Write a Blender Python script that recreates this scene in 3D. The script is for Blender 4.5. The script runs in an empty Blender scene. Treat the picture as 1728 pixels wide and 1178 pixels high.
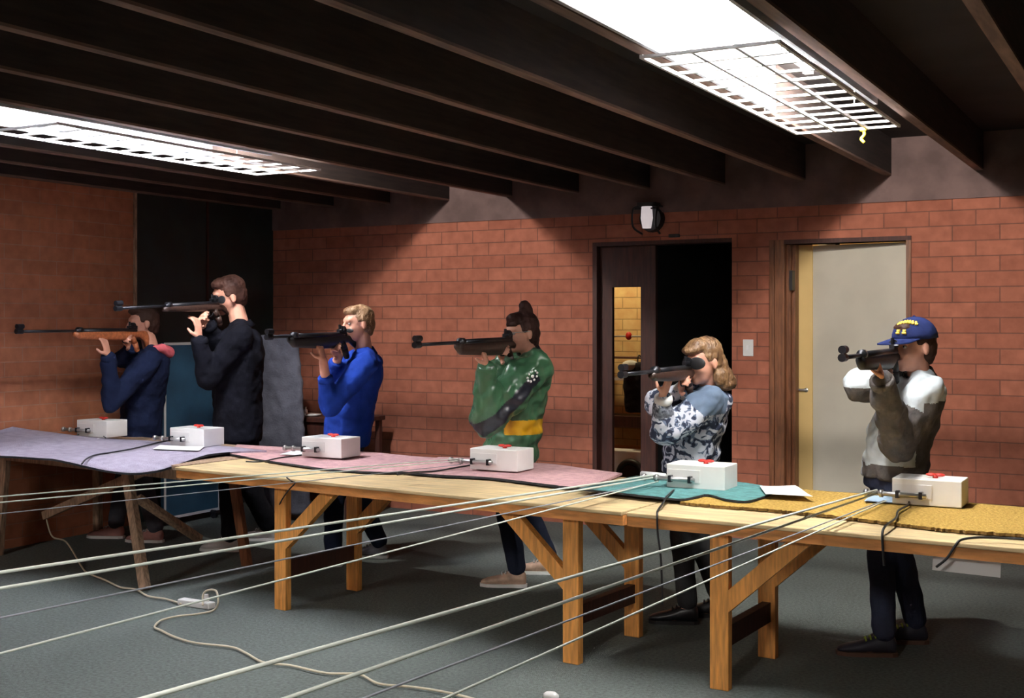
import bpy, bmesh, math, random
from mathutils import Vector, Matrix, Euler, noise
V = Vector
random.seed(7)
scn = bpy.context.scene
COL = scn.collection
# ------------------------------------------------------------------ camera, world, exposure
FPX = 2050.0; TH = math.radians(28.8); CT, ST = math.cos(TH), math.sin(TH); EYE = 1.55; HOR = 545.0
cd = bpy.data.cameras.new('camera'); cam = bpy.data.objects.new('camera', cd); COL.objects.link(cam)
cam.location = (0, 0, EYE); cam.rotation_euler = (math.radians(90), 0, TH)
cd.sensor_width = 36; cd.lens = FPX/1728*36; cd.shift_y = -(589-HOR)/1728; cd.clip_start = .05
scn.camera = cam
w = bpy.data.worlds.new('world'); scn.world = w; w.use_nodes = True
w.node_tree.nodes['Background'].inputs[0].default_value = (.30, .34, .5, 1)
w.node_tree.nodes['Background'].inputs[1].default_value = .02
scn.view_settings.view_transform = 'Standard'; scn.view_settings.look = 'None'
scn.view_settings.gamma = 1; scn.view_settings.exposure = 0.5
TUBE_R = 170.0      # emission of the tubes in the right-hand fitting
TUBE_L = 150.0      # and in the left-hand fitting

END_FILL = 36.0  # power of the added fill lamps behind the wall scallops
TUBE_N = 300.0     # the fittings of both rows nearer the targets

# ------------------------------------------------------------------ measuring helpers
def A(px, py, Y):                    # point of the pixel's ray on the plane Y
    u = (px-864)/FPX; d = Y/(CT+u*ST)
    return V((d*(u*CT-ST), Y, EYE-(py-HOR)*d/FPX))
def PX(px, py, X):
    u = (px-864)/FPX; d = X/(u*CT-ST)
    return V((X, d*(CT+u*ST), EYE-(py-HOR)*d/FPX))
def PZ(px, py, z):
    u = (px-864)/FPX; d = FPX*(EYE-z)/(py-HOR)
    return V((d*(u*CT-ST), d*(CT+u*ST), z))

# ------------------------------------------------------------------ materials
MATS = {}
def newmat(name):
    m = bpy.data.materials.new(name); m.use_nodes = True; MATS[name] = m
    return m, m.node_tree, m.node_tree.nodes['Principled BSDF']
def mat(name, col, rough=.6, metal=0, var=.0, scale=8, bump=0, bscale=None, spec=.5, stretch=(1,1,1), sheen=0, col2=None, detail=4):
    m, nt, b = newmat(name)
    b.inputs['Base Color'].default_value = (*col, 1); b.inputs['Roughness'].default_value = rough
    b.inputs['Metallic'].default_value = metal; b.inputs['Specular IOR Level'].default_value = spec
    if sheen: b.inputs['Sheen Weight'].default_value = sheen
    tc = nt.nodes.new('ShaderNodeTexCoord'); mp = nt.nodes.new('ShaderNodeMapping')
    mp.inputs['Scale'].default_value = stretch; nt.links.new(tc.outputs['Object'], mp.inputs[0])
    if var or col2:
        n = nt.nodes.new('ShaderNodeTexNoise'); n.inputs['Scale'].default_value = scale; n.inputs['Detail'].default_value = detail
        nt.links.new(mp.outputs[0], n.inputs['Vector'])
        r = nt.nodes.new('ShaderNodeValToRGB')
        c2 = col2 or tuple(min(1, c*(1+var)) for c in col)
        c1 = col if col2 else tuple(c*(1-var) for c in col)
        r.color_ramp.elements[0].position = .35; r.color_ramp.elements[1].position = .65
        r.color_ramp.elements[0].color = (*c1, 1); r.color_ramp.elements[1].color = (*c2, 1)
        nt.links.new(n.outputs['Fac'], r.inputs[0]); nt.links.new(r.outputs[0], b.inputs['Base Color'])
    if bump:
        n2 = nt.nodes.new('ShaderNodeTexNoise'); n2.inputs['Scale'].default_value = bscale or scale*6; n2.inputs['Detail'].default_value = 3
        nt.links.new(mp.outputs[0], n2.inputs['Vector'])
        bp = nt.nodes.new('ShaderNodeBump'); bp.inputs['Strength'].default_value = bump; bp.inputs['Distance'].default_value = .01
        nt.links.new(n2.outputs['Fac'], bp.inputs['Height']); nt.links.new(bp.outputs[0], b.inputs['Normal'])
    return m
def brick(name, c1, c2, cm, axis):
    m, nt, b = newmat(name); b.inputs['Roughness'].default_value = .85; b.inputs['Specular IOR Level'].default_value = .25
    g = nt.nodes.new('ShaderNodeNewGeometry'); sp = nt.nodes.new('ShaderNodeSeparateXYZ'); cb = nt.nodes.new('ShaderNodeCombineXYZ')
    nt.links.new(g.outputs['Position'], sp.inputs[0])
    nt.links.new(sp.outputs[axis], cb.inputs[0]); nt.links.new(sp.outputs[2], cb.inputs[1])
    mp = nt.nodes.new('ShaderNodeMapping'); mp.inputs['Location'].default_value = (.14, .040, 0); nt.links.new(cb.outputs[0], mp.inputs[0])
    t = nt.nodes.new('ShaderNodeTexBrick'); nt.links.new(mp.outputs[0], t.inputs['Vector'])
    t.inputs['Scale'].default_value = 1; t.inputs['Brick Width'].default_value = .295; t.inputs['Row Height'].default_value = .1015
    t.inputs['Mortar Size'].default_value = .0045; t.inputs['Mortar Smooth'].default_value = .3
    t.inputs['Color1'].default_value = (*c1, 1); t.inputs['Color2'].default_value = (*c2, 1); t.inputs['Mortar'].default_value = (*cm, 1)
    n = nt.nodes.new('ShaderNodeTexNoise'); n.inputs['Scale'].default_value = 14; n.inputs['Detail'].default_value = 6
    nt.links.new(g.outputs['Position'], n.inputs['Vector'])
    mx = nt.nodes.new('ShaderNodeMix'); mx.data_type = 'RGBA'; mx.blend_type = 'OVERLAY'; mx.inputs[0].default_value = .35
    nt.links.new(t.outputs['Color'], mx.inputs[6]); nt.links.new(n.outputs['Fac'], mx.inputs[7]); nt.links.new(mx.outputs[2], b.inputs['Base Color'])
    bp = nt.nodes.new('ShaderNodeBump'); bp.inputs['Strength'].default_value = .5; bp.inputs['Distance'].default_value = .006; bp.invert = True
    nt.links.new(t.outputs['Fac'], bp.inputs['Height']); nt.links.new(bp.outputs[0], b.inputs['Normal'])
    return m
def emis(name, col, strength):
    m, nt, b = newmat(name); b.inputs['Base Color'].default_value = (.8, .8, .8, 1)
    b.inputs['Emission Color'].default_value = (*col, 1); b.inputs['Emission Strength'].default_value = strength
    return m
M_BRICK = brick('red_block', (.42, .150, .092), (.34, .115, .070), (.20, .085, .06), 0)
M_BRICKL = brick('red_block_side', (.46, .175, .09), (.38, .14, .072), (.40, .20, .13), 1)
M_YBRICK = brick('cream_block', (.80, .56, .26), (.74, .50, .22), (.45, .30, .14), 0)
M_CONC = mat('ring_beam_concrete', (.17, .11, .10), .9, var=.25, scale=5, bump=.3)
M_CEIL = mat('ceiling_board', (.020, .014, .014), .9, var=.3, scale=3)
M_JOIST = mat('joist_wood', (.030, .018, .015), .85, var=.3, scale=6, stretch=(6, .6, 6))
M_UNDERLIT = mat('joist_underside_lit', (.17, .10, .075), .8, var=.3, scale=6, stretch=(6, .6, 6))  # paler tone stands in for floor bounce on the joist undersides
M_FLOOR = mat('grey_carpet', (.105, .125, .115), .95, var=.25, scale=60, bump=.6, bscale=180, detail=6)
M_WOOD = mat('pine', (.74, .33, .08), .5, var=.22, scale=9, stretch=(8, 8, .8), bump=.1)
M_WOODH = mat('pine_edge', (.68, .29, .085), .5, var=.25, scale=7, stretch=(.8, 6, 6), bump=.1)
M_PLANK = mat('worn_pine_top', (.66, .50, .27), .5, var=.2, scale=6, stretch=(.8, 7, 4), bump=.1)
M_OLDWOOD = mat('weathered_pine', (.36, .24, .16), .7, var=.35, scale=14, stretch=(5, 5, .9), bump=.2)
M_FRAMEW = mat('stained_frame', (.20, .075, .03), .5, var=.3, scale=10, stretch=(7, 7, .7))
M_DARKW = mat('dark_stained_door', (.055, .015, .009), .65, var=.3, scale=8, stretch=(7, 7, .7))
M_BLACK = mat('unlit_room_black', (.006, .007, .008), .9)  # near-black stands in for the darkness of the unlit room
M_PANEL = mat('dark_green_panel', (.012, .022, .022), .6, var=.3, scale=3)
M_CREAM = mat('cream_door_paint', (.60, .56, .46), .55, var=.06, scale=3)
M_JAMBY = mat('yellow_painted_timber', (.78, .55, .22), .5, var=.06, scale=3)
M_WHITE = mat('white_enamel', (.78, .78, .77), .4)
M_BOX = mat('white_box_paint', (.84, .84, .82), .5, var=.06, scale=5)
M_REFL = mat('fitting_enamel', (.85, .86, .88), .5)
M_TRAY = mat('tray_enamel', (.42, .43, .45), .5)
M_STEEL = mat('steel', (.5, .5, .5), .35, metal=.9)
M_DSTEEL = mat('gun_metal', (.025, .026, .032), .35, metal=.6)
M_BLKPL = mat('black_plastic', (.012, .012, .014), .45)
M_RED = mat('red_plastic', (.55, .03, .02), .4)
M_PAPER = mat('paper', (.82, .82, .82), .8)
M_BPAPER = mat('pale_blue_card', (.33, .45, .58), .7)
M_STRING = mat('string', (.82, .88, .80), .7)
M_DSTRING = mat('dark_string', (.36, .37, .42), .8)
M_CORD = mat('cream_cord', (.62, .56, .42), .55)
M_PINK = mat('pink_mat', (.56, .33, .34), .95, var=.14, scale=25, bump=.7, bscale=120)
M_PURP = mat('purple_mat', (.36, .325, .41), .95, var=.12, scale=18, bump=.7, bscale=110)
M_TEAL = mat('teal_mat', (.085, .235, .235), .95, var=.2, scale=30, bump=.7, bscale=120)
M_OCHRE = mat('ochre_mat', (.34, .20, .030), .95, bump=1, bscale=130, scale=75, col2=(.62, .40, .10))
M_BACKING = mat('mat_backing', (.02, .022, .028), .9)
M_SKIN = mat('skin', (.62, .31, .22), .5, var=.06, scale=20)
M_LIP = mat('lip', (.45, .13, .12), .5)
M_EYEW = mat('eye_white', (.42, .38, .36), .3)
M_TT = mat('table_tennis_blue', (.022, .075, .13), .6, var=.2, scale=4)
M_GREYC = mat('grey_blanket', (.11, .115, .15), .95, var=.15, scale=12, bump=.5)
M_GLASS = mat('frosted_glass', (.8, .8, .82), .2); MATS['frosted_glass'].node_tree.nodes['Principled BSDF'].inputs['Emission Color'].default_value = (1, .88, .9, 1); MATS['frosted_glass'].node_tree.nodes['Principled BSDF'].inputs['Emission Strength'].default_value = .35
M_YEL = mat('yellow_tape', (.8, .62, .05), .5)
def fabric(name, col, **k): return mat(name, col, k.pop('rough', .9), bump=k.pop('bump', .55), bscale=k.pop('bscale', 24), var=k.pop('var', .18), scale=k.pop('scale', 7), spec=k.pop('spec', .12), **k)

# ------------------------------------------------------------------ mesh helpers
def box(bm, lo, hi, M=None):
    vs = []
    for z in (lo[2], hi[2]):
        for x, y in ((lo[0], lo[1]), (hi[0], lo[1]), (hi[0], hi[1]), (lo[0], hi[1])):
            p = V((x, y, z)); vs.append(bm.verts.new(M @ p if M else p))
    for f in ((0,3,2,1), (4,5,6,7), (0,1,5,4), (1,2,6,5), (2,3,7,6), (3,0,4,7)):
        bm.faces.new([vs[i] for i in f])
    return vs
def frame_of(d, up=V((0,0,1))):
    d = d.normalized()
    s = d.cross(up)
    if s.length < 1e-4: s = d.cross(V((1,0,0)))
    s.normalize(); t = s.cross(d).normalized()
    return s, t, d
def beam(bm, p0, p1, wdt, thk, up=V((0,0,1))):           # squared bar from p0 to p1; wdt sideways, thk along up
    s, t, d = frame_of(p1-p0, up)
    vs = []
    for p in (p0, p1):
        for a, b in ((-1,-1), (1,-1), (1,1), (-1,1)):
            vs.append(bm.verts.new(p + s*a*wdt/2 + t*b*thk/2))
    for f in ((0,1,2,3), (7,6,5,4), (0,4,5,1), (1,5,6,2), (2,6,7,3), (3,7,4,0)):
        bm.faces.new([vs[i] for i in f])
def rings(bm, sections, n=16, cap=True):                 # sections: (centre, axisA*ra, axisB*rb)
    prev = None; first = None
    for c, a, b in sections:
        r = [bm.verts.new(c + a*math.cos(2*math.pi*i/n) + b*math.sin(2*math.pi*i/n)) for i in range(n)]
        if prev:
            for i in range(n): bm.faces.new((prev[i], prev[(i+1) % n], r[(i+1) % n], r[i]))
        else: first = r
        prev = r
    if cap:
        bm.faces.new(list(reversed(first))); bm.faces.new(prev)
def tube(bm, pts, r, n=8, cap=True):                     # pts list; r number or list
    pts = [V(p) for p in pts]
    rs = r if isinstance(r, (list, tuple)) else [r]*len(pts)
    prev_s = None; secs = []
    for i, p in enumerate(pts):
        d = (pts[min(i+1, len(pts)-1)] - pts[max(i-1, 0)])
        if d.length < 1e-7: d = V((0,0,1))
        d.normalize()
        s = prev_s - d*prev_s.dot(d) if prev_s else frame_of(d)[0]
        if s.length < 1e-4: s = frame_of(d)[0]
        s.normalize(); prev_s = s; t = d.cross(s)
        secs.append((p, s*rs[i], t*rs[i]))
    rings(bm, secs, n, cap)
def ell(bm, c, rad, M=None, nu=16, nv=10):
    Mt = M or Matrix.Identity(3)
    c = V(c); rows = []
    top = bm.verts.new(c + Mt @ V((0,0,rad[2]))); bot = bm.verts.new(c - Mt @ V((0,0,rad[2])))
    for j in range(1, nv):
        a = math.pi*j/nv
        rows.append([bm.verts.new(c + Mt @ V((rad[0]*math.sin(a)*math.cos(2*math.pi*i/nu), rad[1]*math.sin(a)*math.sin(2*math.pi*i/nu), rad[2]*math.cos(a)))) for i in range(nu)])
    for i in range(nu):
        k = (i+1) % nu
        bm.faces.new((top, rows[0][i], rows[0][k])); bm.faces.new((rows[-1][k], rows[-1][i], bot))
        for j in range(len(rows)-1): bm.faces.new((rows[j][i], rows[j+1][i], rows[j+1][k], rows[j][k]))
def cap_chain(bm, pts, rs, n=14):                        # tapered limb with ball joints
    pts = [V(p) for p in pts]
    for i in range(len(pts)-1):
        d = pts[i+1]-pts[i]
        if d.length < 1e-5: continue
        s, t, _ = frame_of(d)
        rings(bm, [(pts[i], s*rs[i], t*rs[i]), (pts[i+1], s*rs[i+1], t*rs[i+1])], n)
    for p, r in zip(pts, rs): ell(bm, p, (r, r, r), None, 12, 8)
def bez(pts, k=8):                                       # Catmull-Rom
    pts = [V(p) for p in pts]; out = []
    for i in range(len(pts)-1):
        p0 = pts[max(i-1, 0)]; p1 = pts[i]; p2 = pts[i+1]; p3 = pts[min(i+2, len(pts)-1)]
        for j in range(k):
            t = j/k
            out.append(.5*((2*p1) + (p2-p0)*t + (2*p0-5*p1+4*p2-p3)*t*t + (3*p1-p0-3*p2+p3)*t**3))
    out.append(pts[-1]); return out
def link(name, me, mt, parent=None, loc=None, smooth=False):
    if mt is not None and len(me.materials) == 0:
        for m_ in (mt if isinstance(mt, (list, tuple)) else [mt]): me.materials.append(m_)
    if smooth: me.polygons.foreach_set('use_smooth', [True]*len(me.polygons))
    o = bpy.data.objects.new(name, me); COL.objects.link(o)
    if parent:
        o.parent = parent
        wl = V((0,0,0)); q = parent
        while q: wl = wl + q.location; q = q.parent
        me.transform(Matrix.Translation(-wl))
    else:
        if loc is None:
            co = [v.co for v in me.vertices]
            loc = V(((min(c.x for c in co)+max(c.x for c in co))/2, (min(c.y for c in co)+max(c.y for c in co))/2, min(c.z for c in co)))
        me.transform(Matrix.Translation(-V(loc))); o.location = loc
    me.update()
    return o
def obj(name, bm, mt, parent=None, smooth=False, bevel=0, loc=None):
    bmesh.ops.recalc_face_normals(bm, faces=bm.faces[:])
    me = bpy.data.meshes.new(name); bm.to_mesh(me); bm.free()
    o = link(name, me, mt, parent, loc, smooth)
    if bevel:
        b = o.modifiers.new('bevel', 'BEVEL'); b.width = bevel; b.segments = 2; b.limit_method = 'ANGLE'
    return o
def thing(name, label, cat, loc, group=None):
    o = bpy.data.objects.new(name, None); COL.objects.link(o); o.location = loc; o.empty_display_size = .1
    o['label'] = label; o['category'] = cat
    if group: o['group'] = group
    return o
def tag(o, label, cat, group=None, kind=None):
    o['label'] = label; o['category'] = cat
    if group: o['group'] = group
    if kind: o['kind'] = kind
    return o
def struct(name, bm, mt, **k):
    o = obj(name, bm, mt, **k)
    if not o.parent: o['kind'] = 'structure'
    return o
TEX = bpy.data.textures.new('folds', 'CLOUDS'); TEX.noise_scale = .085; TEX.noise_depth = 1
TEXF = bpy.data.textures.new('locks', 'CLOUDS'); TEXF.noise_scale = .025; TEXF.noise_depth = 1
def remesh(bm, voxel=.008, smooth=6, disp=0, tex=None, decimate=None):   # one continuous skin from overlapping closed shapes
    bmesh.ops.recalc_face_normals(bm, faces=bm.faces[:])
    me = bpy.data.meshes.new('tmp'); bm.to_mesh(me); bm.free()
    o = bpy.data.objects.new('tmp', me); COL.objects.link(o)
    r = o.modifiers.new('r', 'REMESH'); r.mode = 'VOXEL'; r.voxel_size = voxel
    s = o.modifiers.new('s', 'SMOOTH'); s.factor = .5; s.iterations = smooth
    if disp:
        d = o.modifiers.new('d', 'DISPLACE'); d.texture = tex or TEX; d.strength = disp; d.mid_level = .5; d.texture_coords = 'LOCAL'
        s2 = o.modifiers.new('s2', 'SMOOTH'); s2.factor = .5; s2.iterations = 2
    dg = bpy.context.evaluated_depsgraph_get(); dg.update()
    out = bpy.data.meshes.new_from_object(o.evaluated_get(dg))
    bpy.data.objects.remove(o); bpy.data.meshes.remove(me)
    out.materials.clear()
    return out
def paint(me, mats, fn):
    me.materials.clear()
    for m_ in mats: me.materials.append(m_)
    for p in me.polygons: p.material_index = fn(p.center)

# ------------------------------------------------------------------ the room
XL, XR, YB, YF, ZC = -7.05, 3.2, 8.45, -2.6, 2.80
bm = bmesh.new(); box(bm, (XL-.2, YF-.2, -.1), (XR+.2, YB+2.6, 0)); struct('floor', bm, M_FLOOR)
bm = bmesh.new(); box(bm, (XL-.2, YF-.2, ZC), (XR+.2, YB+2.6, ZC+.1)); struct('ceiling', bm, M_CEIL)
O1 = (-3.942, -2.834, 2.165); O2 = (-2.465, -1.601, 2.106); ZB = 2.37
bm = bmesh.new()
for lo, hi in (((XL-.2, 0), (O1[0], ZB)), ((O1[0], O1[2]), (O1[1], ZB)), ((O1[1], 0), (O2[0], ZB)), ((O2[0], O2[2]), (O2[1], ZB)), ((O2[1], 0), (XR+.2, ZB))):
    box(bm, (lo[0], YB, lo[1]), (hi[0], YB+.14, hi[1]))
struct('wall_back', bm, M_BRICK)
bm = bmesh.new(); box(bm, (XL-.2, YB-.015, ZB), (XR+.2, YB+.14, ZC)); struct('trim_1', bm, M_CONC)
YP = 6.78
bm = bmesh.new(); box(bm, (XL-.2, YF, 0), (XL, YP, ZC)); struct('wall_left', bm, M_BRICKL)
bm = bmesh.new(); box(bm, (XR, YF, 0), (XR+.2, YB, ZC)); struct('wall_right', bm, M_BRICKL)
bm = bmesh.new(); box(bm, (XL-.2, YF-.2, 0), (XR+.2, YF, ZC)); struct('wall_front', bm, M_BRICK)
# dark full-height doors in the left wall, beside the corner
bm = bmesh.new(); box(bm, (XL-.12, YP+.03, 0), (XL-.02, 7.60, ZC)); d3 = struct('door_3', bm, M_PANEL, bevel=.004)
bm = bmesh.new(); box(bm, (XL-.12, 7.62, 0), (XL-.02, YB, ZC)); d4 = struct('door_4', bm, M_PANEL, bevel=.004)
bm = bmesh.new(); box(bm, (XL-.12, YP, 0), (XL+.012, YP+.028, ZC)); struct('trim_2', bm, M_OLDWOOD)
bm = bmesh.new(); box(bm, (XL-.12, 7.60, 0), (XL-.008, 7.62, ZC)); struct('trim_3', bm, M_DARKW)
# joists
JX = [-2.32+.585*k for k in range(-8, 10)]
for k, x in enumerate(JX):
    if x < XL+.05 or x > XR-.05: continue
    bm = bmesh.new(); box(bm, (x-.026, YF, 2.56), (x+.026, YB-.016, ZC)); o = struct('ceiling_joist', bm, M_JOIST); bm = bmesh.new(); box(bm, (x-.026, YF, 2.548), (x+.026, YB-.016, 2.56)); obj('lit_underside', bm, M_UNDERLIT, o)  # thin strip carries the bounce light as colour under the dark joist

# ------------------------------------------------------------------ light fittings in the joist bays
def fitting(xc, label, em, y0=2.9, y1=5.62, hw=.25, g0=4.05, g1=6.06, t0=None, end_fill=0):
    t = thing('ceiling_light', label, 'light', (xc, (y0+y1)/2, 2.79))
    bm = bmesh.new(); box(bm, (xc-.235, y0, 2.765), (xc+.235, y1, 2.795))
    for s in (-1, 1): box(bm, (xc+s*.235-.008, y0, 2.54), (xc+s*.235+.008, y1, 2.765))
    obj('reflector_tray', bm, M_TRAY, t)
    t0 = t0 or y1-1.6
    for s in (-.06, .06):
        bm = bmesh.new(); tube(bm, [(xc+s, t0+.03, 2.73), (xc+s, y1-.06, 2.73)], .019, 12); tb = obj('tube', bm, em, t, smooth=True)
        for y in (t0, y1-.05):
            bm = bmesh.new(); box(bm, (xc+s-.02, y-.02, 2.70), (xc+s+.02, y+.02, 2.765)); obj('lamp_holder', bm, M_WHITE, tb)
    if end_fill:                                          # added lamp high in the bay, throws the scallops onto the back wall
        ld = bpy.data.lights.new('scallop_fill', 'AREA'); ld.shape = 'RECTANGLE'; ld.size = .10; ld.size_y = .03; ld.energy = end_fill; ld.color = (1, .93, .86)
        lo = bpy.data.objects.new('scallop_fill', ld); COL.objects.link(lo); lo.location = (xc, y1+.07, 2.775); lo.rotation_euler = (math.radians(90-22), 0, math.radians(0))
    z = 2.505; bm = bmesh.new(); r = .0065; n = 12       # open guard grid hung below the tray
    for x in (-hw, -.06, .10, hw): box(bm, (xc+x-r, g0-.01, z-r), (xc+x+r, g1+.01, z+r))
    for i in range(n+1):
        y = g0+(g1-g0)*i/n; box(bm, (xc-hw, y-r*1.4, z-.005), (xc+hw, y+r*1.4, z+.005))
    obj('guard_grid', bm, M_REFL, t)
    for y in (g0+.2, g1-.7):
        for s in (-1, 1): bm = bmesh.new(); tube(bm, [(xc+s*.2, y, z), (xc+s*.2, y, 2.77)], .003, 6); obj('hanger_wire', bm, M_STEEL, t)
    return t
E_R = emis('tube_glow', (1, .97, .93), TUBE_R); E_L = emis('tube_glow_cool', (.92, .93, 1.0), TUBE_L)
XFR, XFL = -1.443, -4.953
fitting(XFR, 'long fluorescent ceiling light at the top right with a white guard grid', E_R, end_fill=END_FILL)
fitting(XFL, 'long fluorescent ceiling light over the purple mat at the far left', E_L, end_fill=END_FILL)
E_N = emis('tube_glow_near', (1, .96, .90), TUBE_N)
fitting(XFR, 'fluorescent ceiling light of the right row, just behind the camera', E_N, -1.3, .5, .25, -1.2, .6)
fitting(XFL, 'fluorescent ceiling light of the left row, out of view towards the targets', E_N, -1.3, .5, .25, -1.2, .6)
p = PX(1440, 218, XFR+.06)
bm = bmesh.new(); tube(bm, bez([(XFR+.08, 6.06, 2.50), (XFR+.085, 6.062, 2.475), (XFR+.07, 6.06, 2.455), (XFR+.085, 6.06, 2.435)], 4), .008, 6)
ell(bm, (XFR+.08, 6.06, 2.498), (.018, .012, .01))
tag(obj('ribbon', bm, M_YEL, smooth=True), 'small yellow ribbon tied to the end of the right light grid', 'ribbon')

# ------------------------------------------------------------------ back wall fittings
# door 2: architrave, rebated jambs and a cream leaf standing ajar
x0, x1, zt = O2
bm = bmesh.new()
box(bm, (x0-.05, YB-.02, 0), (x0+.02, YB+.16, zt+.03)); box(bm, (x0+.02, YB+.03, 0), (x0+.05, YB+.16, zt)); box(bm, (x0+.05, YB+.07, 0), (x0+.075, YB+.16, zt))
box(bm, (x0-.085, YB-.03, 0), (x0-.05, YB+.0, zt+.03)); struct('trim_4', bm, M_FRAMEW, bevel=.003)
bm = bmesh.new(); box(bm, (x0+.02, YB-.02, zt), (x1+.02, YB+.14, zt+.03)); struct('trim_5', bm, M_DARKW)
bm = bmesh.new(); box(bm, (x1-.012, YB-.02, 0), (x1+.02, YB+.14, zt)); struct('trim_6', bm, M_FRAMEW)
# leaf: hinged at the right jamb, opened away about 12 degrees
hx, hy = x1-.015, YB+.10; LW = .79; an = math.radians(180-9)
dv = V((math.cos(an), math.sin(an), 0)); nv = V((-dv.y, dv.x, 0))
Md = Matrix(((dv.x, nv.x, 0, hx), (dv.y, nv.y, 0, hy), (0, 0, 1, 0), (0, 0, 0, 1)))
bm = bmesh.new(); box(bm, (0, -.02, .012), (LW, .02, zt-.005), Md); d2 = struct('door_2', bm, M_CREAM, bevel=.003)
bm = bmesh.new()
tube(bm, [Md @ V((LW-.06, .02, 1.07)), Md @ V((LW-.06, .055, 1.07))], .012, 10)
tube(bm, bez([Md @ V((LW-.06, .055, 1.07)), Md @ V((LW-.03, .06, 1.07)), Md @ V((LW+.03, .058, 1.07))], 5), .010, 8)
ell(bm, Md @ V((LW-.06, .022, 1.07)), (.028, .028, .028)); obj('door_handle', bm, M_STEEL, d2, smooth=True)
bm = bmesh.new(); ell(bm, Md @ V((LW-.06, .022, .94)), (.022, .014, .022)); obj('keyhole_plate', bm, mat('brass_plate', (.35, .25, .13), .4, metal=.7), d2, smooth=True)
bm = bmesh.new(); box(bm, (x0+.05, YB-.0, 1.78), (x0+.072, YB+.075, 1.92)); obj('strike_plate', bm, M_BLKPL, bpy.data.objects['trim_4'])
# corridor beyond the ajar door
bm = bmesh.new(); box(bm, (x0-.02, YB+.17, 0), (x0+.17, YB+.33, zt+.2)); struct('trim_7', bm, M_JAMBY)
bm = bmesh.new(); box(bm, (x0+.1, YB+1.25, 0), (XR, YB+1.35, ZC)); struct('wall_corridor', bm, M_JAMBY)
bm = bmesh.new(); box(bm, (x0-.1, YB+.14, 0), (x0-.02, YB+1.6, ZC)); struct('wall_corridor_side', bm, M_CREAM)
# opening 1: dark stained half-glazed leaf on the left, dark void on the right
x0, x1, zt = O1
bm = bmesh.new(); box(bm, (x0, YB+.0, 0), (x0+.035, YB+.14, zt)); box(bm, (x0+.035, YB, zt-.03), (x1-.0, YB+.14, zt)); struct('trim_8', bm, M_DARKW)
gy = YB+.08
gl = A(1035, 485, gy); gr = A(1083, 485, gy); lr_ = A(1108, 485, gy); gb = .30
bm = bmesh.new()
box(bm, (x0+.036, gy-.02, .01), (gl.x, gy+.02, zt-.032)); box(bm, (gr.x, gy-.02, .01), (lr_.x, gy+.02, zt-.032))
box(bm, (gl.x, gy-.02, gl.z), (gr.x, gy+.02, zt-.032)); box(bm, (gl.x, gy-.02, .01), (gr.x, gy+.02, gb))
d1 = struct('door_1', bm, M_DARKW)
# annex seen through the glazing
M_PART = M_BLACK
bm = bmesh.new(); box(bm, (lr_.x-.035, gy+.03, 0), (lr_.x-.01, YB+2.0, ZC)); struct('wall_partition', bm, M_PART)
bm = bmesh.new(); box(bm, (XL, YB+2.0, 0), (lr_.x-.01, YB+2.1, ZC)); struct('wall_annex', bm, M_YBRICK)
bm = bmesh.new(); box(bm, (lr_.x-.01, YB+2.4, 0), (-2.56, YB+2.5, ZC)); struct('wall_dark_room', bm, M_BLACK)  # unlit room: its darkness is put into the black surfaces
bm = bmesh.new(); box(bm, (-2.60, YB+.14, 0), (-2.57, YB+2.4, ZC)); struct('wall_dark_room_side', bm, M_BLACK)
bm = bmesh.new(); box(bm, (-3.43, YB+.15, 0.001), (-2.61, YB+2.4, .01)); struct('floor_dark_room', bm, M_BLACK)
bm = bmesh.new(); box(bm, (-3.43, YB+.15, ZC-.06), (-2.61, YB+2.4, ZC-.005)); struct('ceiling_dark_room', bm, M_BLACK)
t = thing('ceiling_light', 'small ceiling lamp in the side room behind the glazed door', 'light', (-4.6, YB+1.3, ZC-.02))
bm = bmesh.new(); ell(bm, (-4.6, YB+1.3, ZC-.08), (.12, .12, .06)); obj('globe', bm, emis('annex_bulb', (1, .78, .45), 110), t, smooth=True)
bm = bmesh.new(); tube(bm, [(-4.6, YB+1.3, ZC), (-4.6, YB+1.3, ZC-.04)], .09, 16); obj('ceiling_rose', bm, M_WHITE, t)
t = thing('ceiling_light', 'small ceiling lamp in the corridor behind the ajar cream door', 'light', (-1.4, YB+.8, ZC-.02))
bm = bmesh.new(); ell(bm, (-1.4, YB+.8, ZC-.08), (.10, .10, .06)); obj('globe', bm, emis('hall_bulb', (1, .80, .5), 60), t, smooth=True)
bm = bmesh.new(); tube(bm, [(-1.4, YB+.8, ZC), (-1.4, YB+.8, ZC-.04)], .09, 16); obj('ceiling_rose', bm, M_WHITE, t)
# annex contents
YS = 10.0
def aq(px, py, Y=YS): return A(px, py, Y)
a = aq(1000, 690); b_ = aq(1100, 690)
t = thing('shelf_unit', 'dark shelf unit with wooden boards seen through the glazed door', 'shelf', ((a.x+b_.x)/2, YS, 0))
for py, th, m_ in ((603, .012, M_DARKW), (638, .02, M_WHITE), (702, .10, M_DARKW), (757, .03, M_WOODH)):
    q = aq(1050, py); bm = bmesh.new(); box(bm, (a.x, YS-.02, q.z-th), (b_.x, YS+.3, q.z)); obj('shelf_board', bm, m_, t)
for x in (a.x, b_.x-.04):
    bm = bmesh.new(); box(bm, (x, YS+.26, 0), (x+.04, YS+.3, 1.46)); obj('upright', bm, M_DARKW, t)
q = aq(1050, 568); bm = bmesh.new(); tube(bm, [(a.x, YS+.2, q.z), (b_.x, YS+.2, q.z)], .008, 8)
hr = obj('rail', bm, M_STEEL, t)
for xx in (a.x, b_.x-.02): bm = bmesh.new(); box(bm, (xx, YS+.192, 1.3), (xx+.02, YS+.21, q.z)); obj('rail_post', bm, M_STEEL, t)
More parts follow.
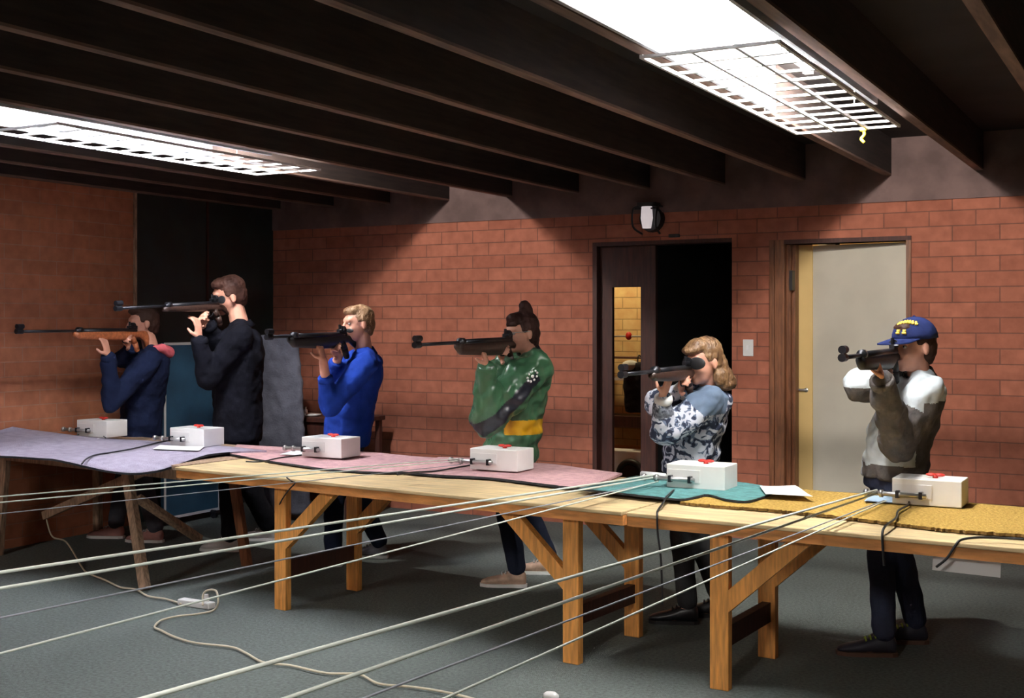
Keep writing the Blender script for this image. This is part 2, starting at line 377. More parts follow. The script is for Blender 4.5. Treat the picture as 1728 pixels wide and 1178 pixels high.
q = aq(1061, 567, YS+.2); bm = bmesh.new(); ell(bm, q, (.03, .025, .038)); obj('knob', bm, M_RED, t, smooth=True)
c = aq(1076, 650, YS-.12)
bm = bmesh.new()
rings(bm, [(V((c.x, c.y, c.z+.20)), V((.05,0,0)), V((0,.05,0))), (V((c.x, c.y, c.z+.17)), V((.12,0,0)), V((0,.06,0))), (V((c.x, c.y, c.z)), V((.14,0,0)), V((0,.07,0))), (V((c.x, c.y, c.z-.24)), V((.12,0,0)), V((0,.06,0)))], 18)
co = link('hanging_coat', remesh(bm, .012, 4, .02), None); co.data.materials.append(fabric('black_coat', (.02, .02, .025)))
bm = bmesh.new(); tube(bm, bez([(c.x, c.y, c.z+.18), (c.x, c.y+.02, c.z+.26), (c.x, YS-.01, aq(1050, 603).z-.006)], 5), .006, 6); obj('hanging_loop', bm, M_BLKPL, co)
tag(co, 'dark coat with a pale collar hanging behind the glazed door', 'coat')
bm = bmesh.new(); ell(bm, (c.x-.06, c.y-.02, c.z+.17), (.08, .06, .05)); obj('collar', bm, fabric('pale_collar', (.6, .62, .6)), co, smooth=True)
c = aq(1058, 785, YS-.1)
bm = bmesh.new(); box(bm, (c.x-.25, YS-.20, 0), (c.x+.25, YS-.04, c.z+.14)); 
cr = tag(obj('storage_crate', bm, M_BOX, bevel=.01), 'pale crate on the side room floor below the shelves', 'crate')
c = aq(1068, 792, YS-.22)
bm = bmesh.new(); R = .11
ringp = [(c.x+R*math.cos(i*math.pi/12), YS-.22, .30+R*math.sin(i*math.pi/12)) for i in range(25)]
t = thing('wheel', 'black wheel leaning against the pale crate in the side room', 'wheel', (c.x, YS-.22, 0))
zz = c.z-.04
bm = bmesh.new(); tube(bm, [(c.x+R*math.cos(i*math.pi/12), YS-.27, zz+R*math.sin(i*math.pi/12)) for i in range(25)], .028, 8); obj('tyre', bm, M_BLKPL, t, smooth=True)
bm = bmesh.new(); tube(bm, [(c.x, YS-.285, zz), (c.x, YS-.255, zz)], .085, 18); obj('hub', bm, M_DSTEEL, t)
t.location.z = 0
bm = bmesh.new(); box(bm, (c.x-.03, YS-.30, 0), (c.x+.03, YS-.24, zz-R)); obj('fork', bm, M_DSTEEL, t)

# wall lamp, switch
p = A(1101, 370, YB)
t = thing('wall_lamp', 'small glass bulkhead lamp on the brick wall over the dark doorway', 'lamp', (p.x, YB, p.z))
bm = bmesh.new(); rings(bm, [(V((p.x, YB, p.z)), V((.10,0,0)), V((0,0,.10))), (V((p.x, YB-.05, p.z)), V((.085,0,0)), V((0,0,.09)))], 20); obj('back_plate', bm, M_BLKPL, t)
bm = bmesh.new(); rings(bm, [(V((p.x, YB-.11, p.z+.085)), V((.040,0,0)), V((0,.035,0))), (V((p.x, YB-.11, p.z-.0)), V((.045,0,0)), V((0,.045,0))), (V((p.x, YB-.11, p.z-.075)), V((.032,0,0)), V((0,.032,0)))], 16)
obj('glass_shade', bm, M_GLASS, t, smooth=True)
bm = bmesh.new()
for s in (-1, 1): tube(bm, bez([(p.x+s*.085, YB-.02, p.z+.09), (p.x+s*.095, YB-.14, p.z+.07), (p.x+s*.09, YB-.16, p.z-.06), (p.x+s*.07, YB-.03, p.z-.11)], 6), .008, 6)
tube(bm, [(p.x-.10, YB-.12, p.z+.07), (p.x+.10, YB-.12, p.z+.07)], .007, 6); box(bm, (p.x-.07, YB-.13, p.z+.085), (p.x+.07, YB, p.z+.115))
obj('guard', bm, M_BLKPL, t)
p = A(1139, 398, YB); bm = bmesh.new(); box(bm, (p.x-.04, YB-.03, p.z-.012), (p.x+.04, YB, p.z+.012)); tag(obj('latch_block', bm, M_BLKPL, bevel=.003), 'small black block on the bricks just above the dark doorway', 'block')
p = A(1263, 587, YB)
bm = bmesh.new(); box(bm, (p.x-.038, YB-.012, p.z-.06), (p.x+.038, YB, p.z+.06)); t = tag(obj('light_switch', bm, M_WHITE, bevel=.004), 'white light switch plate between the doorway and the cream door', 'switch')
bm = bmesh.new(); box(bm, (p.x-.012, YB-.018, p.z-.018), (p.x+.012, YB-.01, p.z+.018)); obj('rocker', bm, M_REFL, t)

# folded table tennis table, grey blanket, small side table with tray
XT = -6.75
def tt(px, py): return PX(px, py, XT)
ya, yb, z0, z1 = 6.80, tt(371, 700).y, tt(371, 860).z, tt(345, 577).z
t = thing('table_tennis_table', 'folded blue table tennis table standing behind the dark jacket shooter', 'table', (XT, (ya+yb)/2, 0))
bm = bmesh.new(); box(bm, (XT-.03, ya, z0), (XT, yb, z1)); obj('table_leaf', bm, M_TT, t)
bm = bmesh.new()
for lo, hi in (((ya, z1-.02), (yb, z1)), ((ya, z0), (yb, z0+.02)), ((ya, z0+.02), (ya+.02, z1-.02)), ((yb-.02, z0+.02), (yb, z1-.02))):
    box(bm, (XT, lo[0], lo[1]), (XT+.004, hi[0], hi[1]))
obj('border_line', bm, M_WHITE, t)
for y in (ya+.1, yb-.1):
    bm = bmesh.new(); tube(bm, [(XT-.1, y, z1-.3), (XT-.12, y, .06)], .015, 8); tube(bm, [(XT-.24, y, .05), (XT+.05, y, .05)], .015, 8)
    for s in (-.22, .03): tube(bm, [(XT+s, y-.012, .03), (XT+s, y+.012, .03)], .03, 12)
    tube(bm, [(XT-.1, y, z1-.35), (XT-.02, y, z1-.35)], .012, 8); obj('leg', bm, M_DSTEEL, t)
yb0 = 7.45
pa = A(446, 566, yb0); pb = A(482, 566, yb0); pc = A(503, 705, yb0)
bm = bmesh.new(); xa, xb, xc_ = pa.x-.25, pb.x, pc.x
secs = []
for k in range(9):
    f = k/8; z = pa.z*(1-f)+.05*f; xr = xb+(xc_-xb)*min(1, f*1.6)+.02*math.sin(k)
    cx = (xa+xr)/2; secs.append((V((cx, yb0+.12, z)), V(((xr-cx)*1.0, 0, 0)), V((0, .07+.05*f, 0))))
rings(bm, list(reversed(secs)), 28)
me = remesh(bm, .016, 3, .03); tag(link('blanket_stack', me, M_GREYC, smooth=True), 'grey cloth covered frame standing behind the tall black clad shooter', 'cover')
ys = 7.75
pa = A(478, 703, ys); pb = A(546, 703, ys)
t = thing('side_table', 'small dark table by the back wall behind the blue sweater shooter', 'table', ((pa.x+pb.x)/2, ys+.2, 0))
bm = bmesh.new(); box(bm, (pa.x, ys, pa.z-.035), (pb.x+.25, ys+.5, pa.z)); obj('tabletop', bm, M_DARKW, t, bevel=.004)
for x in (pa.x+.04, pb.x+.21):
    for y in (ys+.04, ys+.46):
        bm = bmesh.new(); box(bm, (x-.02, y-.02, 0), (x+.02, y+.02, pa.z-.035)); obj('leg', bm, M_DARKW, t)
bm = bmesh.new(); box(bm, (pa.x+.06, ys+.03, pa.z-.14), (pb.x+.2, ys+.05, pa.z-.035)); obj('apron', bm, M_DARKW, t)
q = A(514, 699, ys+.15); zt_ = pa.z
bm = bmesh.new(); rings(bm, [(V((q.x, ys+.15, zt_)), V((.11,0,0)), V((0,.07,0))), (V((q.x, ys+.15, zt_+.004)), V((.14,0,0)), V((0,.09,0))), (V((q.x, ys+.15, zt_+.018)), V((.16,0,0)), V((0,.10,0)))], 24)
tag(obj('tray', bm, M_PAPER, smooth=True), 'shallow white tray lying on the small dark side table', 'tray')
bm = bmesh.new(); rings(bm, [(V((q.x+.01, ys+.15, zt_+.018+z)), V((r,0,0)), V((0,r,0))) for z, r in ((0, .016), (.03, .016), (.04, .008), (.055, .008))], 12)
tag(obj('bottle', bm, M_BOX, smooth=True), 'tiny pale bottle standing in the white tray', 'bottle')

# ------------------------------------------------------------------ shooting tables
TZ = .725
def along(p, q, s): return p + (q-p).normalized()*s
def trestle(name_label, FL, FR, depth, legs, z=TZ, cat='table'):
    FL, FR = V(FL), V(FR)
    dx = (FR-FL).normalized(); dy = V((-dx.y, dx.x, 0)); L = (FR-FL).length
    M = Matrix(((dx.x, dy.x, 0, FL.x), (dx.y, dy.y, 0, FL.y), (0, 0, 1, 0), (0, 0, 0, 1)))
    c = M @ V((L/2, depth/2, 0))
    t = thing('trestle_table', name_label, cat, (c.x, c.y, 0), 'long shooting tables')
    bm = bmesh.new(); box(bm, (0, -.012, z-.018), (L, depth, z), M); obj('tabletop', bm, M_PLANK, t, bevel=.004)
    bm = bmesh.new(); box(bm, (0, 0, z-.062), (L, .035, z-.018), M); obj('front_rail', bm, M_WOODH, t)
    bm = bmesh.new(); box(bm, (0, depth-.035, z-.062), (L, depth, z-.018), M); obj('back_rail', bm, M_WOODH, t)
    for s, sgn in legs:
        for k, y in enumerate((.07, .645)):
            bm = bmesh.new(); box(bm, (s-.042, y-.022, 0), (s+.042, y+.022, z-.018), M); obj('leg', bm, M_WOOD, t, bevel=.003)
            bm = bmesh.new(); yy = y
            beam(bm, M @ V((s+sgn*.02, yy, .36)), M @ V((s+sgn*.385, yy, z-.035)), .042, .07); obj('brace', bm, M_WOOD, t)
        bm = bmesh.new(); box(bm, (s-.02, .092, .17), (s+.02, .623, .26), M); obj('stretcher', bm, M_DARKW, t)
    return t, M
ta, MA = trestle('middle pine trestle table under the pink mats, joined to the left trestle', (-5.04, 5.173, 0), (-2.135, 4.890, 0), 1.04, ((.78, 1), (2.62, -1)))
tb_, MB = trestle('right pine trestle table carrying the ochre mat and the capped shooter\'s box', (-2.112, 4.888, 0), (.77, 4.735, 0), 1.04, ((.405, 1), (2.35, -1)))
# left table: older splayed trestle with loose braces
ZL = .735
FL = V((-7.0, 5.42, 0)); FR = V((-5.075, 5.20, 0))
dx = (FR-FL).normalized(); dy = V((-dx.y, dx.x, 0)); ML = Matrix(((dx.x, dy.x, 0, FL.x), (dx.y, dy.y, 0, FL.y), (0, 0, 1, 0), (0, 0, 0, 1)))
t = thing('trestle_table', 'left weathered trestle table hidden under the purple mat', 'table', (-6.0, 5.9, 0), 'long shooting tables')
Lc = (FR-FL).length
bm = bmesh.new(); box(bm, (0, .03, ZL-.04), (Lc, 1.05, ZL-.012), ML); obj('tabletop', bm, M_OLDWOOD, t)
def leg2(a, b, wd=.06, th=.04, m_=M_OLDWOOD, nm='leg'):
    bm = bmesh.new(); beam(bm, a, b, wd, th, V((0,1,0))); obj(nm, bm, m_, t)
pt = A(212, 797, 5.36); leg2(V((pt.x, 5.36, ZL-.04)), PZ(245, 996, 0))
pt = A(2, 780, 5.46); leg2(V((pt.x, 5.5, ZL-.04)), V((pt.x-.02, 5.45, 0)))
pt = A(388, 815, 6.0); leg2(V((pt.x, 6.0, ZL-.04)), PZ(417, 955, 0), m_=M_FRAMEW)
leg2(V((-6.8, 6.2, ZL-.04)), V((-6.85, 6.25, 0)))
q0 = A(75, 870, 5.75); q1 = A(205, 812, 5.55); leg2(q0, q1 + (q1-q0)*.35, .055, .035, nm='brace')
q0 = A(232, 840, 5.50); q1 = A(337, 910, 5.9); leg2(q0, q1, .055, .035, nm='brace')
leg2(V((-6.6, 5.45, ZL-.065)), V((-6.6, 6.3, ZL-.065)), .05, .05, nm='rail'); leg2(V((-5.35, 5.30, ZL-.065)), V((-5.35, 6.15, ZL-.065)), .05, .05, nm='rail')
bm = bmesh.new(); box(bm, (0.02, .06, ZL-.10), (Lc-.02, .09, ZL-.04), ML); obj('front_rail', bm, M_OLDWOOD, t)

# mats
def matrug(name, label, front, back, z, mtl, thick=.010, wave=.004, nx=60, ny=24, droop=0, zfun=None, ragged=.006, backing=None):
    fr = bez([PZ(x, y, z) for x, y in front], 8); bk = bez([PZ(x, y, z) for x, y in back], 8)
    def samp(pl, t):
        L = [0]
        for i in range(1, len(pl)): L.append(L[-1]+(pl[i]-pl[i-1]).length)
        s = t*L[-1]
        for i in range(1, len(pl)):
            if L[i] >= s: 
                k = (s-L[i-1])/max(1e-9, L[i]-L[i-1]); return pl[i-1].lerp(pl[i], k)
        return pl[-1].copy()
    bm = bmesh.new(); top = []; bot = []
    for i in range(nx+1):
        a = samp(fr, i/nx); b = samp(bk, i/nx); ct, cb = [], []
        a = a + (a-b).normalized()*ragged*noise.noise(V((i*.9, z*40, 0)))
        for j in range(ny+1):
            p = a.lerp(b, j/ny)
            dz = wave*(1+noise.noise(V((p.x*3.1, p.y*4.3, z*9))))
            if zfun: dz += zfun(p, i/nx, j/ny)
            ct.append(bm.verts.new((max(p.x, XL+.018+.001*i), p.y, z+thick+dz))); cb.append(bm.verts.new((max(p.x, XL+.006+.001*i), p.y, z+dz)))
        top.append(ct); bot.append(cb)
    for i in range(nx):
        for j in range(ny):
            f = bm.faces.new((top[i][j], top[i+1][j], top[i+1][j+1], top[i][j+1])); f.material_index = 0; f.smooth = True
            f = bm.faces.new((bot[i][j+1], bot[i+1][j+1], bot[i+1][j], bot[i][j])); f.material_index = 1
        for j in (0, ny):
            f = bm.faces.new((top[i][j], bot[i][j], bot[i+1][j], top[i+1][j])); f.material_index = 1 if j == 0 else 0
    for i in (0, nx):
        for j in range(ny):
            f = bm.faces.new((top[i][j], top[i][j+1], bot[i][j+1], bot[i][j])); f.material_index = 0
    o = obj(name, bm, [mtl, backing or M_BACKING]); return tag(o, label, 'mat')
def zpurp(p, a, b):                       # rides up the side wall, sags over the front corner
    up = .085*max(0, (.42-a)/.42)*b**1.5
    dn = -.045*max(0, 1-b*7)*math.sin(math.pi*min(1, max(0, (a-.30)/.62)))
    return up+dn
matrug('table_mat', 'large purple grey mat spread over the left trestle table',
       [(-60, 772), (0, 773), (50, 776), (120, 780), (180, 786), (225, 789), (262, 786), (300, 779), (340, 772), (388, 766)],
       [(-30, 741), (60, 742), (130, 744), (215, 745), (300, 750), (380, 756), (450, 764)], .737, M_PURP, thick=.012, wave=.002, zfun=zpurp)
matrug('table_mat', 'pink mat nearest the purple one on the middle table',
       [(382, 768), (440, 779), (500, 789), (560, 796), (620, 800), (665, 801), (700, 797)],
       [(400, 753), (500, 759), (600, 765), (700, 773), (790, 779)], .727, M_PINK)
matrug('table_mat', 'pink mat under the green jacket shooter\'s white box',
       [(672, 800), (740, 806), (820, 810), (880, 817), (940, 825), (985, 829)],
       [(740, 775), (800, 777), (860, 783), (930, 788), (985, 795), (1050, 803)], .729, M_PINK, thick=.012)
matrug('table_mat', 'ochre flecked mat with a ragged edge on the right table',
       [(1147, 852), (1210, 858), (1290, 864), (1370, 872), (1450, 881), (1530, 891), (1600, 899), (1680, 905), (1760, 910)],
       [(1225, 820), (1300, 826), (1400, 834), (1500, 841), (1600, 850), (1760, 864)], .727, M_OCHRE, thick=.012, wave=.002, ragged=.03, nx=140, backing=mat('ochre_backing', (.16, .09, .02), .95))
matrug('table_mat', 'teal mat with a dark wavy edge between pink and ochre mats',
       [(975, 829), (1040, 836), (1100, 842), (1148, 846), (1175, 842), (1195, 839), (1225, 847), (1260, 850), (1290, 842), (1306, 834)],
       [(1075, 806), (1130, 809), (1180, 812), (1240, 817), (1285, 824)], .741, M_TEAL, thick=.010, wave=.003, ny=14)

# papers
def sheet(name, label, pts, z, m_=M_PAPER):
    bm = bmesh.new(); P4 = [PZ(x, y, z) for x, y in pts]; n = 8; g = []
    for i in range(n+1):
        a = P4[0].lerp(P4[3], i/n); b = P4[1].lerp(P4[2], i/n)
        g.append([a.lerp(b, j/n)+V((0, 0, .003*math.sin(i*.7)*math.sin(j*.5))) for j in range(n+1)])
    for dzz in (0, .0015):
        vs = [[bm.verts.new(p+V((0,0,dzz))) for p in r] for r in g]
        for i in range(n):
            for j in range(n): bm.faces.new((vs[i][j], vs[i+1][j], vs[i+1][j+1], vs[i][j+1]))
    return tag(obj(name, bm, m_), label, 'paper')
sheet('paper_sheet', 'white paper lying on the purple mat before the leftmost box', [(88, 741), (150, 745), (172, 739), (112, 735)], .758)
sheet('paper_sheet', 'white paper on the purple mat before the black clad shooter\'s box', [(258, 758), (335, 761), (345, 754), (270, 751)], .758)
sheet('paper_sheet', 'white paper on the pink mat beside the blue sweater shooter\'s box', [(472, 767), (520, 769), (548, 761), (500, 759)], .748)
sheet('paper_sheet', 'bright white sheet between the teal and ochre mats', [(1292, 834), (1372, 838), (1342, 820), (1282, 820)], .766)
sheet('card_sheet', 'pale blue card beside the capped shooter\'s box on the ochre mat', [(1458, 846), (1512, 849), (1520, 838), (1470, 835)], .748, M_BPAPER)
# sheet hanging under the right table
Mi = MB
def on_plane(px, py, yl):                 # point of the ray on the right table's local plane y = yl
    o = V((0, 0, EYE)); d = A(px, py, 5.0)-o; Minv = MB.inverted(); ol = Minv @ o; dl = (Minv.to_3x3() @ d)
    k = (yl-ol.y)/dl.y; return MB @ (ol+dl*k)
bm = bmesh.new(); yl = .045
a = on_plane(1576, 935, yl); b = on_plane(1690, 948, yl); c = on_plane(1688, 975, yl); d = on_plane(1573, 962, yl)
a.z = b.z = TZ-.02
for k in (0, .002):
    off = MB.to_3x3() @ V((0, k, 0)); vs = [bm.verts.new(p+off) for p in (a, b, c, d)]; bm.faces.new(vs)
tag(obj('hanging_sheet', bm, M_PAPER), 'white sheet hanging under the front edge of the right table', 'paper')

# ------------------------------------------------------------------ white target boxes
def tbox(pf, label, who, cable_px=None, hot=0):
    # pf: pixel of the lower near right corner; box lies along X
    c = PZ(*pf, .752 if pf[0] < 1600 else .745)
    x1, y0, z0 = c.x, c.y, c.z
    Lx, Ly, Hz = .295, .19, .115
    x0 = x1-Lx
    t = thing('target_box', label, 'box', (x0+Lx/2, y0+Ly/2, z0), 'white target winder boxes on the tables')
    bm = bmesh.new(); box(bm, (x0, y0, z0), (x1, y0+Ly, z0+Hz)); obj('case', bm, M_BOX, t, bevel=.004)
    bm = bmesh.new(); box(bm, (x0+.01, y0-.004, z0+.03), (x0+Lx*.58, y0, z0+Hz-.025)); obj('face_plate', bm, M_WHITE, t)
    bm = bmesh.new(); tube(bm, [(x0-.12, y0-.022, z0+.045), (x0+.15, y0-.022, z0+.045)], .011, 12)
    tube(bm, [(x0-.05, y0-.022, z0+.045), (x0-.035, y0-.022, z0+.045)], .017, 14); tube(bm, [(x0-.115, y0-.022, z0+.045), (x0-.10, y0-.022, z0+.045)], .017, 14)
    obj('winding_shaft', bm, M_STEEL, t, smooth=True)
    for bx in (.02, .12): bm = bmesh.new(); box(bm, (x0+bx, y0-.034, z0+.03), (x0+bx+.015, y0-.004, z0+.062)); obj('bearing', bm, M_DSTEEL, t)
    kx, ky = x0+Lx*.58, y0+Ly*.45
    bm = bmesh.new(); tube(bm, [(kx, ky, z0+Hz), (kx, ky, z0+Hz+.012)], .012, 12)
    for s in (-1, 1): ell(bm, (kx+s*.018, ky, z0+Hz+.014), (.024, .014, .008))
    obj('switch_knob', bm, M_RED, t, smooth=True)
    return V((x0, y0, z0))
B1 = tbox((180, 739), 'white box on the purple mat nearest the side wall', '')
B2 = tbox((344, 755), 'white box with a paper before it in front of the black clad shooter', '')
B3 = tbox((576, 774), 'white box on the pink mat in front of the blue sweater shooter', '')
B4 = tbox((873, 797), 'bright white box in front of the green jacket shooter', '')
B5 = tbox((1223, 829), 'white box on the teal mat in front of the patterned sweater shooter', '')
B6 = tbox((1623, 858), 'white box on the ochre mat in front of the capped shooter', '')
bm = bmesh.new(); q0 = PZ(1083, 800, .775); q1 = PZ(1122, 804, .775); tube(bm, [q0, q1], .016, 12)
tag(obj('paper_roll', bm, M_PAPER, smooth=True), 'small white paper roll at the left end of the teal mat box', 'roll')

# ------------------------------------------------------------------ strings
def string(label, end, px, py, r=.0045, m_=M_STRING, ext=.35):
    # through the pixel, running parallel to the range
    u = (px-864)/FPX; ax, ay, az = (u*CT-ST), (CT+u*ST), -(py-HOR)/FPX
    k = .072; d = (end.x - k*end.y)/(ax - k*ay); p = V((ax*d, ay*d, EYE+az*d))
    q = p + (p-end)*ext; n = 14; pts = []
    if q.z < .03: q = p+(p-end)*((p.z-.03)/max(1e-3, end.z-p.z)*.9 if end.z > p.z else .1)
    bm = bmesh.new(); tube(bm, [end, end.lerp(q, .5), q], r, 6)
    # the far end is made fast to a floor cleat out of frame
    tube(bm, [q, V((q.x-.02, q.y-.25, .01))], r, 6)
    return tag(obj('target_string', bm, m_, smooth=True), label, 'string', 'strings running to the targets')
sp4 = B4+V((-.06, -.03, .045)); sp5 = B5+V((-.06, -.03, .045)); sp6 = B6+V((-.06, -.03, .045))
string('upper pale string from the green jacket shooter\'s box', sp4+V((0,0,.012)), 0, 838, .0028)
string('lower pale string from the green jacket shooter\'s box', sp4, 0, 848, .0028)
string('faint lowest string from the green jacket shooter\'s box', sp4+V((.02,0,-.02)), 0, 867, .0020, M_DSTRING)
string('upper bright string from the patterned sweater shooter\'s box', sp5+V((0,0,.012)), 0, 966)
string('second bright string from the patterned sweater shooter\'s box', sp5, 0, 993)
string('dull dark string low from the patterned sweater shooter\'s box', sp5+V((.02,0,-.02)), 0, 1043, .0025, M_DSTRING)
string('lowest pale string from the patterned sweater shooter\'s box', sp5+V((.03,0,-.015)), 0, 1103, .003)
string('upper bright string from the capped shooter\'s box', sp6+V((0,0,.015)), 500, 1106)
string('second bright string from the capped shooter\'s box', sp6, 500, 1173)
string('dull dark string from the capped shooter\'s box', sp6+V((.03,0,-.03)), 965, 1045, .0025, M_DSTRING, ext=.8)
string('lowest pale string from the capped shooter\'s box', sp6+V((.04,0,-.03)), 1100, 1022, .003, ext=1.2)

# cables
def cable(name, label, pts, r, m_=M_BLKPL, k=8, cat='cable', group=None):
    bm = bmesh.new(); tube(bm, bez(pts, k), r, 7); return tag(obj(name, bm, m_, smooth=True), label, cat, group)
cable('power_cable', 'black cable crossing the purple mat from the black clad shooter\'s box', [PZ(x, y, .760) for x, y in ((292, 742), (262, 748), (225, 757), (185, 764), (160, 768), (145, 775), (138, 783))], .005)
cable('power_cable', 'black cable looping beside the leftmost box', [PZ(x, y, .762) for x, y in ((178, 739), (170, 733), (155, 731), (140, 732), (128, 735), (112, 739))], .004)
cable('power_cable', 'black cable along the pink mat from the blue sweater shooter\'s box', [PZ(x, y, .750) for x, y in ((528, 765), (500, 769), (470, 773), (440, 779), (415, 779))], .0045)
cable('power_cable', 'dark cable on the pink mat left of the bright box', [PZ(x, y, .752) for x, y in ((800, 784), (770, 789), (735, 795), (700, 797), (670, 801))], .005)
fr = on_plane
def front(px, py): return on_plane(px, py, -.02)
cable('power_cable', 'black cable hanging over the table edge before the teal mat', [PZ(1137, 827, .765), PZ(1125, 838, .765), PZ(1118, 850, .752), PZ(1111, 860, .735), front(1109, 868), front(1110, 900), front(1115, 940), front(1117, 985), front(1118, 1020)], .0048)
cable('power_cable', 'dark cable falling over the table edge from the capped shooter\'s box', [PZ(1528, 838, .765), PZ(1534, 850, .755), PZ(1516, 862, .755), PZ(1512, 874, .755), PZ(1494, 888, .755), front(1489, 901), front(1490, 930), front(1492, 955)], .005)
cable('power_cable', 'dark cable crossing the table edge at the right border', [PZ(1760, 912, .745), PZ(1690, 908, .745), PZ(1650, 907, .745), PZ(1622, 911, .735), front(1612, 921), front(1598, 942), front(1580, 957)], .005)
cable('power_cable', 'dark cable hanging over the middle table edge', [PZ(484, 806, .735), PZ(492, 812, .730), A(498, 815, 5.05), A(488, 826, 5.05), A(478, 840, 5.1), A(468, 858, 5.18)], .004)

# extension cord and power strip on the floor
z = .012
pts = [A(78, 874, 5.76), A(88, 905, 5.7), A(112, 930, 5.62)] + [PZ(x, y, z) for x, y in ((137, 955), (148, 967), (175, 978), (200, 990), (207, 992), (230, 995), (250, 1006), (280, 1011), (306, 1019))]
pts[2].z = max(.1, pts[2].z)
cable('extension_cord', 'cream cord drooping from the left trestle brace to the power strip', pts, .0055, M_CORD)
pts = [PZ(342, 1022, .03), A(343, 1003, 4.95), A(352, 996, 4.95), A(365, 998, 4.93), PZ(368, 1018, .06), PZ(360, 1030, z), PZ(335, 1036, z), PZ(300, 1040, z), PZ(272, 1047, z), PZ(261, 1058, z), PZ(272, 1064, z), PZ(295, 1075, z), PZ(330, 1085, z), PZ(390, 1092, z), PZ(415, 1102, z), PZ(445, 1118, z), PZ(490, 1123, z), PZ(550, 1136, z), PZ(605, 1138, z), PZ(640, 1154, z), PZ(700, 1160, z), PZ(760, 1170, z), PZ(830, 1188, z)]
cable('extension_cord', 'cream cord looping out of the power strip across the floor', pts, .0055, M_CORD)
a = PZ(305, 1020, 0); b = PZ(358, 1028, 0)
t = thing('power_strip', 'white power strip lying on the floor with a cream cord', 'power strip', ((a.x+b.x)/2, (a.y+b.y)/2, 0))
bm = bmesh.new(); beam(bm, a+V((0,0,.018)), b+V((0,0,.018)), .055, .034); obj('housing', bm, M_WHITE, t, bevel=.006)
bm = bmesh.new(); q = a.lerp(b, .8); tube(bm, [q+V((0,0,.035)), q+V((0,0,.075))], [.02, .014], 12); obj('plug', bm, M_WHITE, t)
q = PZ(930, 1180, 0); bm = bmesh.new(); rings(bm, [(q+V((0,0,z_)), V((r_,0,0)), V((0,r_*.6,0))) for z_, r_ in ((0, .035), (.02, .035), (.03, .02))], 14)
tag(obj('plug', bm, M_WHITE, smooth=True), 'white plug lying on the floor at the bottom border', 'plug')

